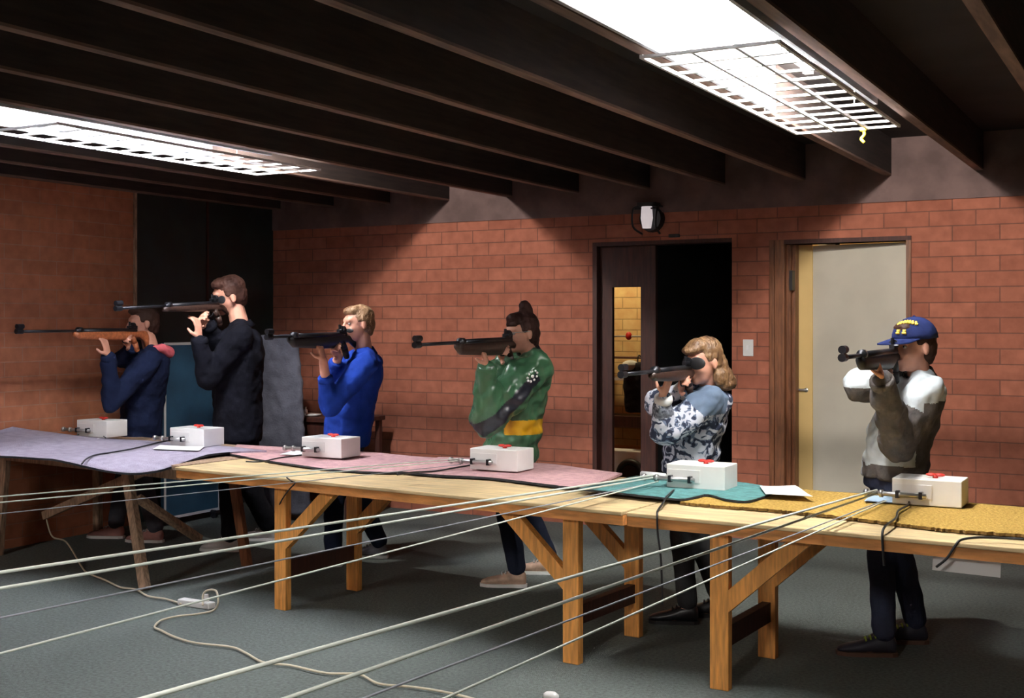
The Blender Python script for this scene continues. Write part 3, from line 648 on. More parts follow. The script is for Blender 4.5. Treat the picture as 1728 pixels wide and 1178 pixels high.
# ------------------------------------------------------------------ rifles
M_STK_D = mat('dark_walnut', (.035, .018, .014), .4, var=.3, scale=12, stretch=(1, 5, 5))
M_STK_O = mat('orange_beech', (.42, .13, .05), .4, var=.25, scale=12, stretch=(1, 5, 5))
def rifle(label, mz, rear, fore_at, stock, depth=.055, blinder=None, total=1.14, deepfore=False, bm_up=0):
    mz, rear = V(mz), V(rear)
    d = (mz-rear).normalized(); s = d.cross(V((0,0,1))).normalized(); u = s.cross(d)
    L = (mz-rear).length
    def Q(x, y, z): return mz - d*x + s*y + u*z         # x metres back from the muzzle
    t = thing('air_rifle', label, 'rifle', Q(total*.6, 0, -.04))
    bore = -.028
    bm = bmesh.new(); tube(bm, [Q(0, 0, bore), Q(fore_at+.1, 0, bore)], .0095, 12); obj('barrel', bm, M_DSTEEL, t, smooth=True)
    bm = bmesh.new(); tube(bm, [Q(-.005, 0, bore), Q(.045, 0, bore)], .017, 12)
    for k in range(12): pass
    tube(bm, [Q(.0, 0, .004), Q(.05, 0, .004)], .0165, 14); box(bm, (-.006, -.006, -.02), (.03, .006, .0), Matrix.Translation(Q(.035, 0, 0)) @ Matrix((d, s, u)).transposed().to_4x4())
    obj('front_sight', bm, M_DSTEEL, t)
    bm = bmesh.new(); tube(bm, [Q(fore_at+.02, 0, bore), Q(L+.03, 0, bore)], .0165, 12)
    tube(bm, [Q(fore_at+.03, 0, bore+.004), Q(fore_at+.07, 0, bore+.004)], .021, 12)
    obj('receiver', bm, M_DSTEEL, t, smooth=True)
    def prof(xs):                                        # (x back, z top, z bottom, half width)
        bm = bmesh.new(); secs = []
        for x, zt, zb, hw in xs:
            secs.append((Q(x, 0, (zt+zb)/2), s*hw, u*((zt-zb)/2)))
        rings(bm, secs, 14); return bm
    g = L+.02
    dp = depth
    bm = prof([(fore_at, bore-.004, bore-.036, .017), (fore_at+.04, bore, bore-dp*.8, .022), (g-.22, bore, bore-dp, .024), (g-.10, bore, bore-dp*1.02, .024), (g-.03, bore-.004, bore-.055, .02), (g+.04, bore-.006, bore-.05, .018),
               (g+.09, bore+.002, bore-.08, .022), (total-.03, bore+.004, bore-.125, .022), (total, bore+.0, bore-.13, .02)])
    st = obj('stock', bm, stock, t, smooth=True)
    bm = bmesh.new(); cap_chain(bm, [Q(g-.03, 0, bore-.045), Q(g+.0, 0, bore-.09), Q(g+.02, 0, bore-.14)], [.022, .021, .019], 10); obj('pistol_grip', bm, stock, t, smooth=True)
    bm = bmesh.new(); box(bm, (-.012, -.02, -.135), (.008, .02, .005), Matrix.Translation(Q(total+.006, 0, bore)) @ Matrix((d, s, u)).transposed().to_4x4()); obj('butt_pad', bm, M_BLKPL, t, bevel=.004)
    bm = bmesh.new(); tube(bm, bez([Q(g-.04, 0, bore-.05), Q(g-.06, 0, bore-.085), Q(g-.11, 0, bore-.085), Q(g-.12, 0, bore-.05)], 5), .004, 6); obj('trigger_guard', bm, M_DSTEEL, t)
    bm = bmesh.new(); tube(bm, bez([Q(g-.08, 0, bore-.045), Q(g-.085, 0, bore-.062), Q(g-.078, 0, bore-.074)], 4), .003, 6); obj('trigger', bm, M_STEEL, t)
    bm = bmesh.new(); box(bm, (-.05, -.012, -.018), (.03, .012, .006), Matrix.Translation(Q(L-.015, 0, 0)) @ Matrix((d, s, u)).transposed().to_4x4())
    tube(bm, [Q(L-.01, 0, .006), Q(L+.012, 0, .006)], .022, 14); tube(bm, [Q(L-.04, -.012, 0), Q(L-.04, -.03, 0)], .008, 8); tube(bm, [Q(L-.03, 0, .0), Q(L-.03, 0, .035)], .008, 8)
    rs = obj('rear_sight', bm, M_DSTEEL, t)
    if blinder:
        (sx, sz) = blinder
        bm = bmesh.new(); c = rear+V((.045, .015, -.004)); ell(bm, c, (.05*sx, .006, .028*sz)); ell(bm, rear+V((.0, .012, -.002)), (.02, .005, .02)); obj('eye_blinder', bm, M_BLKPL, t, smooth=True)
    return t, Q

# ------------------------------------------------------------------ people
def hand(bm, wrist, d, n, side, curl=.9, sc=1.0, thumb=(.5, .6), spread=.16):
    # d: finger direction, n: direction the fingers curl to, side: +1/-1 places the thumb
    d = V(d).normalized(); n = V(n); n = (n-d*n.dot(d)).normalized(); s = d.cross(n)*side
    pc = wrist + d*.05*sc
    rings(bm, [(wrist-d*.01*sc, s*.026*sc, n*.020*sc), (wrist+d*.03*sc, s*.036*sc, n*.017*sc), (wrist+d*.075*sc, s*.040*sc, n*.014*sc), (wrist+d*.090*sc, s*.036*sc, n*.011*sc)], 14)
    for i, (off, ln) in enumerate(((.031, .9), (.011, 1.0), (-.010, .93), (-.030, .75))):
        p = wrist + d*.085*sc + s*off*sc; dd = (d + s*off*spread*20*.1).normalized(); pts = [p]; a = 0
        for L, k in ((.042, .55), (.028, 1.0), (.022, .8)):
            a += curl*k; v = dd*math.cos(a)+n*math.sin(a); pts.append(pts[-1]+v*L*ln*sc)
        cap_chain(bm, pts, [.0098*sc, .0092*sc, .0086*sc, .0072*sc], 8)
    tb = wrist + d*.025*sc + s*.028*sc; v = (d*thumb[0]+s*thumb[1]+n*.45).normalized(); v2 = (d*.75+n*.55+s*.1).normalized()
    cap_chain(bm, [tb, tb+v*.042*sc, tb+v*.042*sc+v2*.032*sc], [.014*sc, .0115*sc, .009*sc], 8)
def head_shape(bm, c, f, u, sc=1.0):
    f = f.normalized(); l = u.cross(f).normalized(); u = f.cross(l)
    R = Matrix((f, l, u)).transposed()
    def e(p, r): ell(bm, c + R @ (V(p)*sc), V(r)*sc, R, 18, 12)
    e((-.012, 0, .028), (.094, .074, .084)); e((.018, 0, -.02), (.072, .062, .075)); e((.03, 0, -.062), (.052, .048, .046)); e((.066, 0, -.088), (.020, .024, .019))
    e((.074, 0, .03), (.018, .048, .022)); e((.066, .03, -.028), (.02, .022, .02)); e((.066, -.03, -.028), (.02, .022, .02))
    cap_chain(bm, [c+R @ (V((.088, 0, .018))*sc), c+R @ (V((.102, 0, -.006))*sc), c+R @ (V((.111, 0, -.026))*sc)], [.009*sc, .011*sc, .013*sc], 8)
    e((.086, 0, -.052), (.013, .022, .008)); e((.083, 0, -.063), (.013, .020, .008))
    for sg in (-1, 1):
        e((-.008, sg*.076, -.004), (.019, .009, .030)); e((-.004, sg*.078, -.022), (.012, .009, .014))
    return R
BODYCOUNT = 0
def person(label, base, H, fac, joints, colors, hair, feet, shirt_fn=None, jacket_pad=1.0, headtilt=(0, 0), hem=None, trousers=None, shoe=None, cuff=None, hair_fn=None, headsc=1.0, fold=.030, extra=None, rh=None):
    J = joints; f = V(fac).normalized(); l = V((0,0,1)).cross(f).normalized()     # facing of the chest, its left
    t = thing('person', label, 'person', (base[0], base[1], 0))
    neck, hip, hd = J['neck'], J['hip'], J['head']
    shL, shR = J['shL'], J['shR']; spine = (neck-hip)
    def sp(k, df=0): return hip + spine*k + f*df
    hf = V(J['gaze']).normalized(); hu = V(J.get('hup', (0, .12, 1))).normalized()
    m = jacket_pad; k = H/1.65
    def torso(bm, g, z0=-.05, low=1.0):
        secs = [(-.12*low, .155, .115, 0), (0, .168, .125, 0), (.25, .150, .115, .0), (.5, .155, .122, 0), (.72, .175, .125, 0), (.88, .165, .110, 0), (.96, .10, .08, 0), (1.02, .06, .06, 0)]
        rings(bm, [(sp(a, d), l*(w_*k+g), f*(dp*k+g)) for a, w_, dp, d in secs], 26)
    # ---- body: one skin from head to ankles
    bm = bmesh.new()
    head_shape(bm, hd, hf, hu, headsc)
    R = Matrix((hf, hu.cross(hf).normalized(), hf.cross(hu.cross(hf).normalized()))).transposed()
    cap_chain(bm, [neck - V((0,0,.02)), hd + R @ (V((-.02, 0, -.07))*headsc)], [.058*k, .052*k])
    torso(bm, -.012)
    ra = [.052*k, .040*k, .027*k]
    cap_chain(bm, [shL, J['elL'], J['wrL']], ra); cap_chain(bm, [shR, J['elR'], J['wrR']], ra)
    hipL, hipR = hip + l*.085*k - V((0,0,.04)), hip - l*.085*k - V((0,0,.04))
    legs = []
    for hp, (an, toe), kn in ((hipL, feet[0], J.get('knL')), (hipR, feet[1], J.get('knR'))):
        an = V(an); kn = kn or (hp.lerp(an, .48) + f*.03)
        cap_chain(bm, [hp, kn, an], [.078*k, .052*k, .036*k]); legs.append((hp, kn, an, V(toe)))
    hs = .97*k**.5
    hand(bm, J['wrL'], J['dL'], J['nL'], J.get('sL', 1), J.get('cL', .75), hs)
    hand(bm, J['wrR'], J['dR'], J['nR'], J.get('sR', 1), J.get('cR', .95), hs)
    for hp, kn, an, toe in legs: cap_chain(bm, [an, an+(toe-an)*.55-V((0,0,an.z*.45)), toe-V((0,0,.004))], [.034, .026, .018])
    me = remesh(bm, .0062, 3)
    link('body', me, colors.get('skin', M_SKIN), t, smooth=True)
    # eyes and mouth
    for sg in (-1, 1):
        bm = bmesh.new(); c = hd + R @ (V((.0725, sg*.030, .008))*headsc); ell(bm, c, (.0098, .0098, .0098)); ey = obj('eye', bm, M_EYEW, t, smooth=True)
        bm = bmesh.new(); ell(bm, c+R @ V((.0065, 0, 0)), (.0050,)*3); obj('pupil', bm, M_BLKPL, ey, smooth=True)
    # ---- trousers
    bm = bmesh.new()
    rings(bm, [(sp(a), l*(w_*k+.008), f*(dp*k+.008)) for a, w_, dp in ((-.14, .15, .115), (0, .172, .128), (.10, .165, .125))], 24)
    for hp, kn, an, toe in legs: cap_chain(bm, [hp, kn, an+V((0,0,.03))], [.094*k, .070*k, .058*k])
    me = remesh(bm, .011, 5, .014); link('trousers', me, colors['trousers'], t, smooth=True)
    # ---- shoes
    for hp, kn, an, toe in legs:
        fd = V((toe.x-an.x, toe.y-an.y, 0)).normalized(); sd = V((-fd.y, fd.x, 0)); g = V((an.x, an.y, 0)); Ls = .27*min(1, k*1.03); b0 = g - fd*.055
        def S(x, w_, z0_, z1_): return (b0+fd*x*Ls+V((0,0,(z0_+z1_)/2)), sd*w_, V((0,0,(z1_-z0_)/2)))
        bm = bmesh.new()
        rings(bm, [S(.0, .024, .012, .075), S(.06, .036, .012, .10), S(.22, .038, .012, .105), S(.40, .040, .012, .088), (S(.60, .046, .012, .066)), S(.82, .046, .012, .052), S(.95, .034, .012, .040), S(1.0, .018, .014, .030)], 16)
        sh = link('shoe', remesh(bm, .008, 3), colors['shoe'], t, smooth=True)
        bm = bmesh.new(); out = []
        for z_ in (0, .018):
            rg = [bm.verts.new(b0+fd*(x*Ls)+sd*w_+V((0,0,z_))) for x, w_ in ((-.02, -.02), (.08, -.038), (.3, -.040), (.6, -.05), (.85, -.048), (1.0, -.025), (1.02, 0), (1.0, .025), (.85, .048), (.6, .05), (.3, .040), (.08, .038), (-.02, .02))]; out.append(rg)
        n = len(out[0]); bm.faces.new(list(reversed(out[0]))); bm.faces.new(out[1])
        for i in range(n): bm.faces.new((out[0][i], out[0][(i+1) % n], out[1][(i+1) % n], out[1][i]))
        obj('sole', bm, colors.get('sole', M_WHITE), sh)
        bm = bmesh.new()
        for x, zz_ in ((.36, .094), (.44, .086), (.52, .079)):
            c0 = b0+fd*x*Ls; tube(bm, bez([c0-sd*.026+V((0,0,zz_-.008)), c0+V((0,0,zz_+.004)), c0+sd*.026+V((0,0,zz_-.008))], 4), .0045, 6)
        obj('laces', bm, colors.get('laces', M_WHITE), sh)
    # ---- top
    bm = bmesh.new(); pad = .018*m
    lo = J.get('hemk', -.06)
    secs = [(lo, .165, .125, 0), (lo+.03, .172, .132, 0), (.12, .168, .135, 0), (.3, .160, .132, .01), (.5, .165, .135, .01), (.72, .182, .135, 0), (.88, .168, .115, 0), (.965, .085, .075, 0)]
    rings(bm, [(sp(a, d), l*(w_*k+pad), f*(dp*k+pad)) for a, w_, dp, d in secs], 28)
    sl = J.get('sleeve', [.078, .066, .046])
    for sh_, el, wr, s_end in ((shL, J['elL'], J['wrL'], J.get('slL', .97)), (shR, J['elR'], J['wrR'], J.get('slR', .97))):
        e = el.lerp(wr, s_end)
        cap_chain(bm, [sh_, sh_.lerp(el, .5), el, el.lerp(e, .5), e-(wr-el).normalized()*.01], [sl[0]*k*m**.3, (sl[0]*.55+sl[1]*.5)*k*m**.5, sl[1]*k*m**.5, (sl[1]*.5+sl[2]*.5)*k*m**.4, sl[2]*k])
    cap_chain(bm, [shL, neck-V((0,0,.03)), shR], [.068*k, .07*k, .068*k])
    me = remesh(bm, .0065 if shirt_fn else .010, 9 if shirt_fn else 6, fold*m)
    top = link(J.get('topname', 'sweater'), me, colors['top'] if not shirt_fn else None, t, smooth=True)
    if shirt_fn: 
        wl = V(t.location); paint(me, shirt_fn[0], lambda c: shirt_fn[1](c+wl))
    # cuffs
    for el, wr, s_end in ((J['elL'], J['wrL'], J.get('slL', .97)), (J['elR'], J['wrR'], J.get('slR', .97))):
        e = el.lerp(wr, s_end); dd = (wr-el).normalized(); s_, t_, _ = frame_of(dd); r = sl[2]*k*1.0
        bm = bmesh.new(); rings(bm, [(e-dd*.022, s_*r, t_*r), (e-dd*.01, s_*r*1.06, t_*r*1.06), (e+dd*.012, s_*r*1.0, t_*r*1.0), (e+dd*.016, s_*r*.85, t_*r*.85)], 18); obj('cuff', bm, colors.get('cuff', colors['topc']), top, smooth=True)
    # collar
    bm = bmesh.new(); nd = (hd-neck).normalized(); s_, t_, _ = frame_of(nd); rc = J.get('collar', .066)*k
    rings(bm, [(neck-nd*.035, s_*rc*1.25, t_*rc*1.25), (neck-nd*.005, s_*rc*1.08, t_*rc*1.08), (neck+nd*J.get('colh', .012), s_*rc, t_*rc), (neck+nd*(J.get('colh', .012)-.004), s_*(rc-.008), t_*(rc-.008))], 22)
    obj('collar', bm, colors.get('collar', colors['topc']), top, smooth=True)
    # ---- hair
    bm = bmesh.new(); hair(bm, hd, R, headsc); me = remesh(bm, .006, 2, .010, TEXF); hr_ = link('hair', me, colors['hair'], t, smooth=True)
    if hair_fn: paint(me, hair_fn[0], lambda c: hair_fn[1](R.transposed() @ (c+V(t.location)-hd)))
    if extra: extra(t, top, hd, R, headsc, sp, l, f, k)
    return t
def hair_short(bm, c, R, s, top=0):
    def e(p, r): ell(bm, c+R @ (V(p)*s), V(r)*s, R, 18, 12)
    e((-.024, 0, .045), (.094, .080, .080+top)); e((-.050, 0, .0), (.066, .076, .080)); e((.030, 0, .088), (.058, .062, .034+top)); e((-.066, 0, -.045), (.036, .055, .045))
    for sg in (-1, 1): e((-.018, sg*.066, .028), (.038, .016, .030)); e((.018, sg*.062, .035), (.018, .012, .028))
M_HB = fabric('dark_brown_hair', (.045, .022, .016), rough=.5, bump=.8)
M_HBL = mat('blond_hair', (.46, .30, .17), .45, col2=(.17, .085, .04), scale=10, bump=.8, bscale=90, detail=2)
M_HLB = mat('light_brown_hair', (.055, .024, .012), .4, col2=(.26, .15, .07), scale=24, bump=.9, bscale=90, stretch=(1, 1, .4))
def std(base, Y, head, neck, hip, shw=.165, al=50, eye=None, mz=None):
    a = math.radians(al); f = V((-math.sin(a), -math.cos(a), 0)); l = V((0,0,1)).cross(f)
    return f, l
def solve(P):
    """joint set of a standing shooter, from measured points"""
    Y = P['Y']; a = math.radians(P.get('al', 48)); f = V((-math.sin(a), -math.cos(a), 0)); l = V((0,0,1)).cross(f); k = P['H']/1.65
    J = dict(neck=A(*P['neck'], Y+.0), hip=A(*P['hip'], Y+.05), head=A(*P['head'], Y-.06), gaze=P.get('gaze', (-.48, -.88, -.10)), hup=P.get('hup', (-.05, -.08, 1)))
    c = J['neck'] - V((0,0,.075*k)); sw = P.get('sw', .155)*k
    J['shL'] = c + l*sw + V((0, -.02, -.0)); J['shR'] = c - l*sw + V((0, -.03, .01))
    rear = J['head'] + V((.0, -.135*P.get('hs', 1), .0)); rear = A(*P['eye'], rear.y)
    mz = PX(*P['mz'], rear.x)
    d = (mz-rear).normalized()
    J['rear'] = rear; J['mz'] = mz
    hl = PX(*P['haL'], rear.x+.0) if 'haLy' not in P else A(*P['haL'], P['haLy'])
    J['wrL'] = V((rear.x+P.get('hox', .015), min(hl.y, rear.y-.10), hl.z-.0))
    J['elL'] = A(*P['elL'], J['wrL'].y+P.get('eld', .10))
    J['wrR'] = V((rear.x-.035, rear.y+.03, rear.z-.145)) + V(P.get('wro', (0, 0, 0)))
    J['elR'] = V((rear.x, rear.y, rear.z)) + V(P['elRo'])
    J['dL'] = P.get('dL', (-.25, -.45, .85)); J['nL'] = P.get('nL', (-.75, -.1, .1)); J['dR'] = P.get('dR', (.1, -.75, .55)); J['nR'] = P.get('nR', (.6, -.2, .1))
    J['sL'] = P.get('sL', 1); J['sR'] = P.get('sR', -1)
    for q in ('topname', 'sleeve', 'slL', 'slR', 'hemk', 'collar', 'colh', 'cL', 'cR'):
        if q in P: J[q] = P[q]
    print('PERSON', P['n'], 'upL %.2f foL %.2f upR %.2f foR %.2f torso %.2f eye-muzzle %.2f' % ((J['elL']-J['shL']).length, (J['wrL']-J['elL']).length, (J['elR']-J['shR']).length, (J['wrR']-J['elR']).length, (J['neck']-J['hip']).length, (mz-rear).length))
    return J, f, l
def foot(px, py, dirv=(-.93, -.35), z=.085, off=.0):
    g = PZ(px, py, 0); dv = V((dirv[0], dirv[1], 0)).normalized()
    return (g+V((0,0,z)), g+dv*.15+V((0,0,.03)))

# person 1: navy jacket, pink hood
P1 = dict(n=1, Y=6.50, H=1.66, al=42, head=(241, 546), neck=(256, 588), hip=(236, 735), eye=(224, 551), mz=(28, 552), haL=(180, 600), elL=(188, 680), elRo=(-.20, .10, -.24), topname='jacket', sleeve=[.080, .070, .050], hs=1, collar=.072,
          dL=(.05, -.35, 1), nL=(-.8, -.3, 0), cL=.35)
J, f, l = solve(P1)
navy = fabric('navy_cloth', (.010, .016, .045))
def hood(t, top, hd, R, s, sp, l, f, k):
    n = sp(1.0); bm = bmesh.new(); b = -f
    cap_chain(bm, [n-f*.02+V((0,0,.0))+l*.085, n+b*.07+l*.06+V((0,0,-.0)), n+b*.12+V((0,0,-.03)), n+b*.07-l*.06, n-l*.08], [.026, .036, .044, .036, .026])
    link('hood', remesh(bm, .008, 4, .006), fabric('pink_lining', (.75, .16, .19)), top, smooth=True)
person('person in a navy jacket with pink hood aiming at the far left', (J['hip'].x, 6.55), 1.66, f, J, dict(top=navy, topc=navy, trousers=fabric('grey_check_trousers', (.07, .075, .095)), shoe=fabric('pale_pink_shoe', (.42, .22, .2)), hair=M_HB), hair_short, [foot(262, 915), foot(196, 908)], extra=hood, headsc=1.06)
rifle('air rifle with an orange wooden fore-end aimed by the navy jacket shooter', J['mz'], J['rear'], .46, M_STK_O, .07)
# person 2: tall, black
P2 = dict(n=2, Y=6.50, H=1.88, al=45, head=(386, 499), neck=(406, 548), hip=(402, 735), eye=(363, 505), mz=(195, 513), haL=(333, 572), elL=(352, 640), elRo=(-.12, .16, -.34), topname='sweater', sleeve=[.082, .068, .048], wro=(-.01, -.05, -.03), dL=(.0, -.1, 1), nL=(-.9, -.2, 0), cL=.55, gaze=(-.6, -.8, -.32), hup=(0, -.3, 1), slL=.95)
J, f, l = solve(P2)
blk = fabric('black_knit', (.005, .0055, .010))
person('tall person in a black sweater aiming a rifle beside the folded blue table', (J['hip'].x, 6.55), 1.88, f, J, dict(top=blk, topc=blk, trousers=fabric('black_trousers', (.010, .010, .013)), shoe=fabric('white_trainer', (.6, .57, .56)), hair=fabric('brown_hair', (.055, .026, .02), rough=.5, bump=.8)), hair_short, [foot(452, 912), foot(390, 930)], headsc=1.13)
rifle('dark air rifle aimed by the tall black clad shooter', J['mz'], J['rear'], .40, M_STK_D, .05, blinder=(.7, 1.0))
# person 3: blue sweater, blond
P3 = dict(n=3, Y=6.42, H=1.68, al=45, head=(604, 547), neck=(614, 592), hip=(584, 745), eye=(578, 557), mz=(450, 561), haL=(542, 608), elL=(556, 688), elRo=(-.16, .06, -.33), topname='sweater', slL=.62, slR=.7, sleeve=[.078, .066, .046], dL=(.0, -.35, 1), nL=(-.8, -.2, 0), wro=(0, -.02, -.02))
J, f, l = solve(P3)
blue = fabric('royal_blue_knit', (.010, .036, .25))
person('blond person in a royal blue sweater aiming against the brick wall', (J['hip'].x, 6.47), 1.68, f, J, dict(top=blue, topc=blue, trousers=fabric('dark_jeans', (.012, .018, .04)), shoe=fabric('grey_trainer', (.22, .22, .25)), hair=M_HBL), hair_short, [foot(640, 941), foot(562, 955)])
rifle('chunky black air rifle aimed by the blond blue sweater shooter', J['mz'], J['rear'], .20, M_BLKPL, .085, blinder=(.6, .5), total=.95)
# person 4: green bomber jacket
P4 = dict(n=4, Y=6.28, H=1.62, al=48, head=(880, 563), neck=(893, 596), hip=(862, 762), eye=(857, 565), mz=(700, 573), haL=(818, 618), elL=(822, 705), elRo=(-.14, .04, -.30), topname='jacket', sleeve=[.090, .080, .055], dL=(-.1, -.35, 1), nL=(-.7, -.3, 0), colh=.03, collar=.070, hemk=-.1)
J, f, l = solve(P4)
def green():
    m_ = mat('green_satin', (.042, .120, .060), .28, var=.15, scale=6, bump=.25, bscale=22); return m_
gm = green(); bks = mat('black_satin', (.010, .011, .018), .35, bump=.2, bscale=30, scale=5); yel = mat('yellow_satin', (.62, .33, .01), .35, bump=.2, bscale=30, scale=5)
shL, elL, wrL = J['shL'], J['elL'], J['wrL']
def g_paint(c):
    h = J['hip'].lerp(J['neck'], .5); k_ = (c.z-J['hip'].z)/(J['neck'].z-J['hip'].z)
    # sleeve panel: outer side of the near arm
    ax = (elL-shL); tt_ = (c-shL).dot(ax)/ax.length_squared; d_ = (c-(shL+ax*tt_))
    if .12 < tt_ < 1.25 and d_.length < .13:
        sd = ax.cross(V((1, -.35, 0))).normalized()
        if abs(d_.dot(sd)) < .030+.012*tt_ and c.x > shL.x-.28: return 1
    if (c-elL).length < .085 and c.z < elL.z+.01: return 1
    if .20 < k_ < .345 and (c-J['hip']).dot(f) < .02+.06: return 2
    return 0
def badge(t, top, hd, R, s, sp, l, f, k):
    ax = (elL-shL).normalized(); c = shL+ax*.085; out = V((.80, -.6, .1)).normalized()
    bm = bmesh.new(); c2 = c+out*.108
    for i in range(9):
        a = 2*math.pi*i/9; q = c2+ax*(.030*math.cos(a))*(1.2)+ax.cross(out)*(.022*math.sin(a)); ell(bm, q, (.0075, .0075, .0075), None, 8, 6)
    ell(bm, c2, (.012, .012, .012), None, 8, 6)
    obj('sleeve_emblem', bm, M_WHITE, top, smooth=True)
def hair_bun(bm, c, R, s):
    hair_short(bm, c, R, s, .006)
    def e(p, r): ell(bm, c+R @ (V(p)*s), V(r)*s, R, 16, 10)
    e((-.045, 0, .125), (.042, .042, .040)); e((-.038, 0, .158), (.036, .038, .032)); e((-.078, 0, -.03), (.034, .05, .07)); e((-.085, 0, -.085), (.022, .03, .05)); e((.058, 0, .062), (.030, .055, .022))
def bun_x(t, top, hd, R, s, sp, l, f, k):
    badge(t, top, hd, R, s, sp, l, f, k)
    bm = bmesh.new(); ri = [hd+R @ (V((-.045+.030*math.cos(a), .030*math.sin(a), .118))*s) for a in [i*math.pi/8 for i in range(17)]]
    tube(bm, ri, .010, 8); obj('hair_tie', bm, fabric('green_band', (.03, .12, .05)), t, smooth=True)
    bm = bmesh.new(); pts = [hd+R @ (V((.085, sg*.03, .012))*s) for sg in (-1, 1)]
    tube(bm, bez([hd+R @ (V((-.005, .082, .012))*s), hd+R @ (V((.07, .070, .014))*s), hd+R @ (V((.10, .035, .012))*s), hd+R @ (V((.104, 0, .014))*s), hd+R @ (V((.10, -.035, .012))*s), hd+R @ (V((.07, -.070, .014))*s)], 5), .0022, 6)
    obj('glasses', bm, M_STEEL, t)
person('person with a topknot in a green jacket with yellow band aiming a rifle', (J['hip'].x, 6.33), 1.62, f, J, dict(top=gm, topc=bks, cuff=gm, collar=bks, trousers=fabric('navy_jeans', (.018, .024, .045)), shoe=mat('tan_sneaker', (.55, .38, .28), .6, var=.25, scale=20), hair=fabric('auburn_dark_hair', (.040, .017, .014), rough=.45, bump=.8)), hair_bun, [foot(925, 968), foot(872, 990)],
       shirt_fn=([gm, bks, yel], g_paint), jacket_pad=1.7, fold=.030, extra=bun_x)
rifle('dark wooden air rifle with fluted fore-end aimed by the green jacket shooter', J['mz'], J['rear'], .40, M_STK_D, .085)
# person 5: patterned sweater, long light brown hair
P5 = dict(n=5, Y=6.10, H=1.50, al=62, head=(1188, 612), neck=(1194, 652), hip=(1162, 790), eye=(1160, 612), mz=(1048, 622), haL=(1138, 668), elL=(1122, 728), elRo=(-.2, .10, -.22), topname='sweater', sleeve=[.080, .078, .050], dL=(.35, -.1, .8), nL=(-.7, .1, .2), slL=.92, hemk=-.05, hox=-.06, gaze=(-.5, -.86, -.15))
J, f, l = solve(P5)
def pattern():
    m_, nt, b = newmat('patterned_knit'); b.inputs['Roughness'].default_value = .9
    tc = nt.nodes.new('ShaderNodeTexCoord'); n = nt.nodes.new('ShaderNodeTexNoise'); n.inputs['Scale'].default_value = 19; n.inputs['Detail'].default_value = 1.5; n.inputs['Distortion'].default_value = 1.5
    nt.links.new(tc.outputs['Object'], n.inputs['Vector'])
    r = nt.nodes.new('ShaderNodeValToRGB'); r.color_ramp.interpolation = 'CONSTANT'
    e = r.color_ramp.elements; e[0].position = 0; e[0].color = (.02, .028, .06, 1); e[1].position = .46; e[1].color = (.14, .18, .27, 1)
    x = e.new(.52); x.color = (.60, .63, .72, 1)
    nt.links.new(n.outputs['Fac'], r.inputs[0]); nt.links.new(r.outputs[0], b.inputs['Base Color']); return m_
pat = pattern(); slate = fabric('slate_knit', (.13, .18, .26)); dkn = fabric('dark_band_knit', (.03, .035, .05), col2=(.25, .27, .32), scale=60)
s5 = J['shL']; e5 = J['elL']; w5 = J['wrL']
def p_paint(c):
    if (c-s5-V((.0, 0, .02))).length < .135 and c.z > s5.z-.07: return 1
    ax = (w5-e5); tt_ = (c-e5).dot(ax)/ax.length_squared
    if .52 < tt_ < .80 and (c-(e5+ax*tt_)).length < .09: return 2
    return 0
def hair_long(bm, c, R, s):
    hair_short(bm, c, R, s, .012)
    def e(p, r): ell(bm, c+R @ (V(p)*s), V(r)*s, R, 16, 10)
    e((.075, 0, .080), (.036, .055, .030)); e((.100, 0, .078), (.024, .04, .022)); e((-.08, 0, -.03), (.05, .075, .09)); e((-.105, 0, -.09), (.05, .08, .07)); e((-.135, 0, -.125), (.045, .07, .05)); e((-.05, .06, -.085), (.05, .03, .05)); e((-.05, -.06, -.085), (.05, .03, .05)); e((-.09, .03, -.13), (.05, .06, .035))
person('person with long light brown hair in a white and navy patterned sweater', (J['hip'].x, 6.15), 1.50, f, J, dict(top=pat, topc=slate, cuff=fabric('white_cuff', (.7, .7, .7)), trousers=fabric('grey_trousers', (.045, .047, .052)), shoe=mat('black_boot', (.012, .012, .015), .4), sole=M_BLKPL, laces=M_BLKPL, hair=M_HLB), hair_long, [foot(1213, 1040), foot(1160, 1052)], shirt_fn=([pat, slate, dkn], p_paint), jacket_pad=1.25)
rifle('black air rifle with round eye blinder aimed by the long haired shooter', J['mz'], J['rear'], .36, M_STK_D, .06, blinder=(.95, 1.15))
# person 6: cap, pale jacket
P6 = dict(n=6, Y=6.08, H=1.60, al=68, head=(1541, 586), neck=(1551, 632), hip=(1506, 800), eye=(1508, 583), mz=(1421, 592), haL=(1480, 640), elL=(1515, 752), elRo=(-.15, -.02, -.19), topname='jacket', sleeve=[.082, .076, .056], hox=.02, dL=(-.2, -.3, 1), nL=(-.7, -.3, 0), wro=(-.02, -.06, -.03), hemk=-.03, collar=.07, colh=.02, gaze=(-.62, -.78, -.06), eld=.32, sw=.17)
J, f, l = solve(P6)
pale = mat('pale_bleached_denim', (.52, .58, .62), .75, var=.12, scale=9, bump=.4, bscale=30); dkp = mat('dark_suede_panel', (.060, .056, .060), .8, col2=(.10, .085, .075), scale=14, bump=.4)
n6, h6, sL6, eL6, wL6, eR6, sR6, wR6 = J['neck'], J['hip'], J['shL'], J['elL'], J['wrL'], J['elR'], J['shR'], J['wrR']
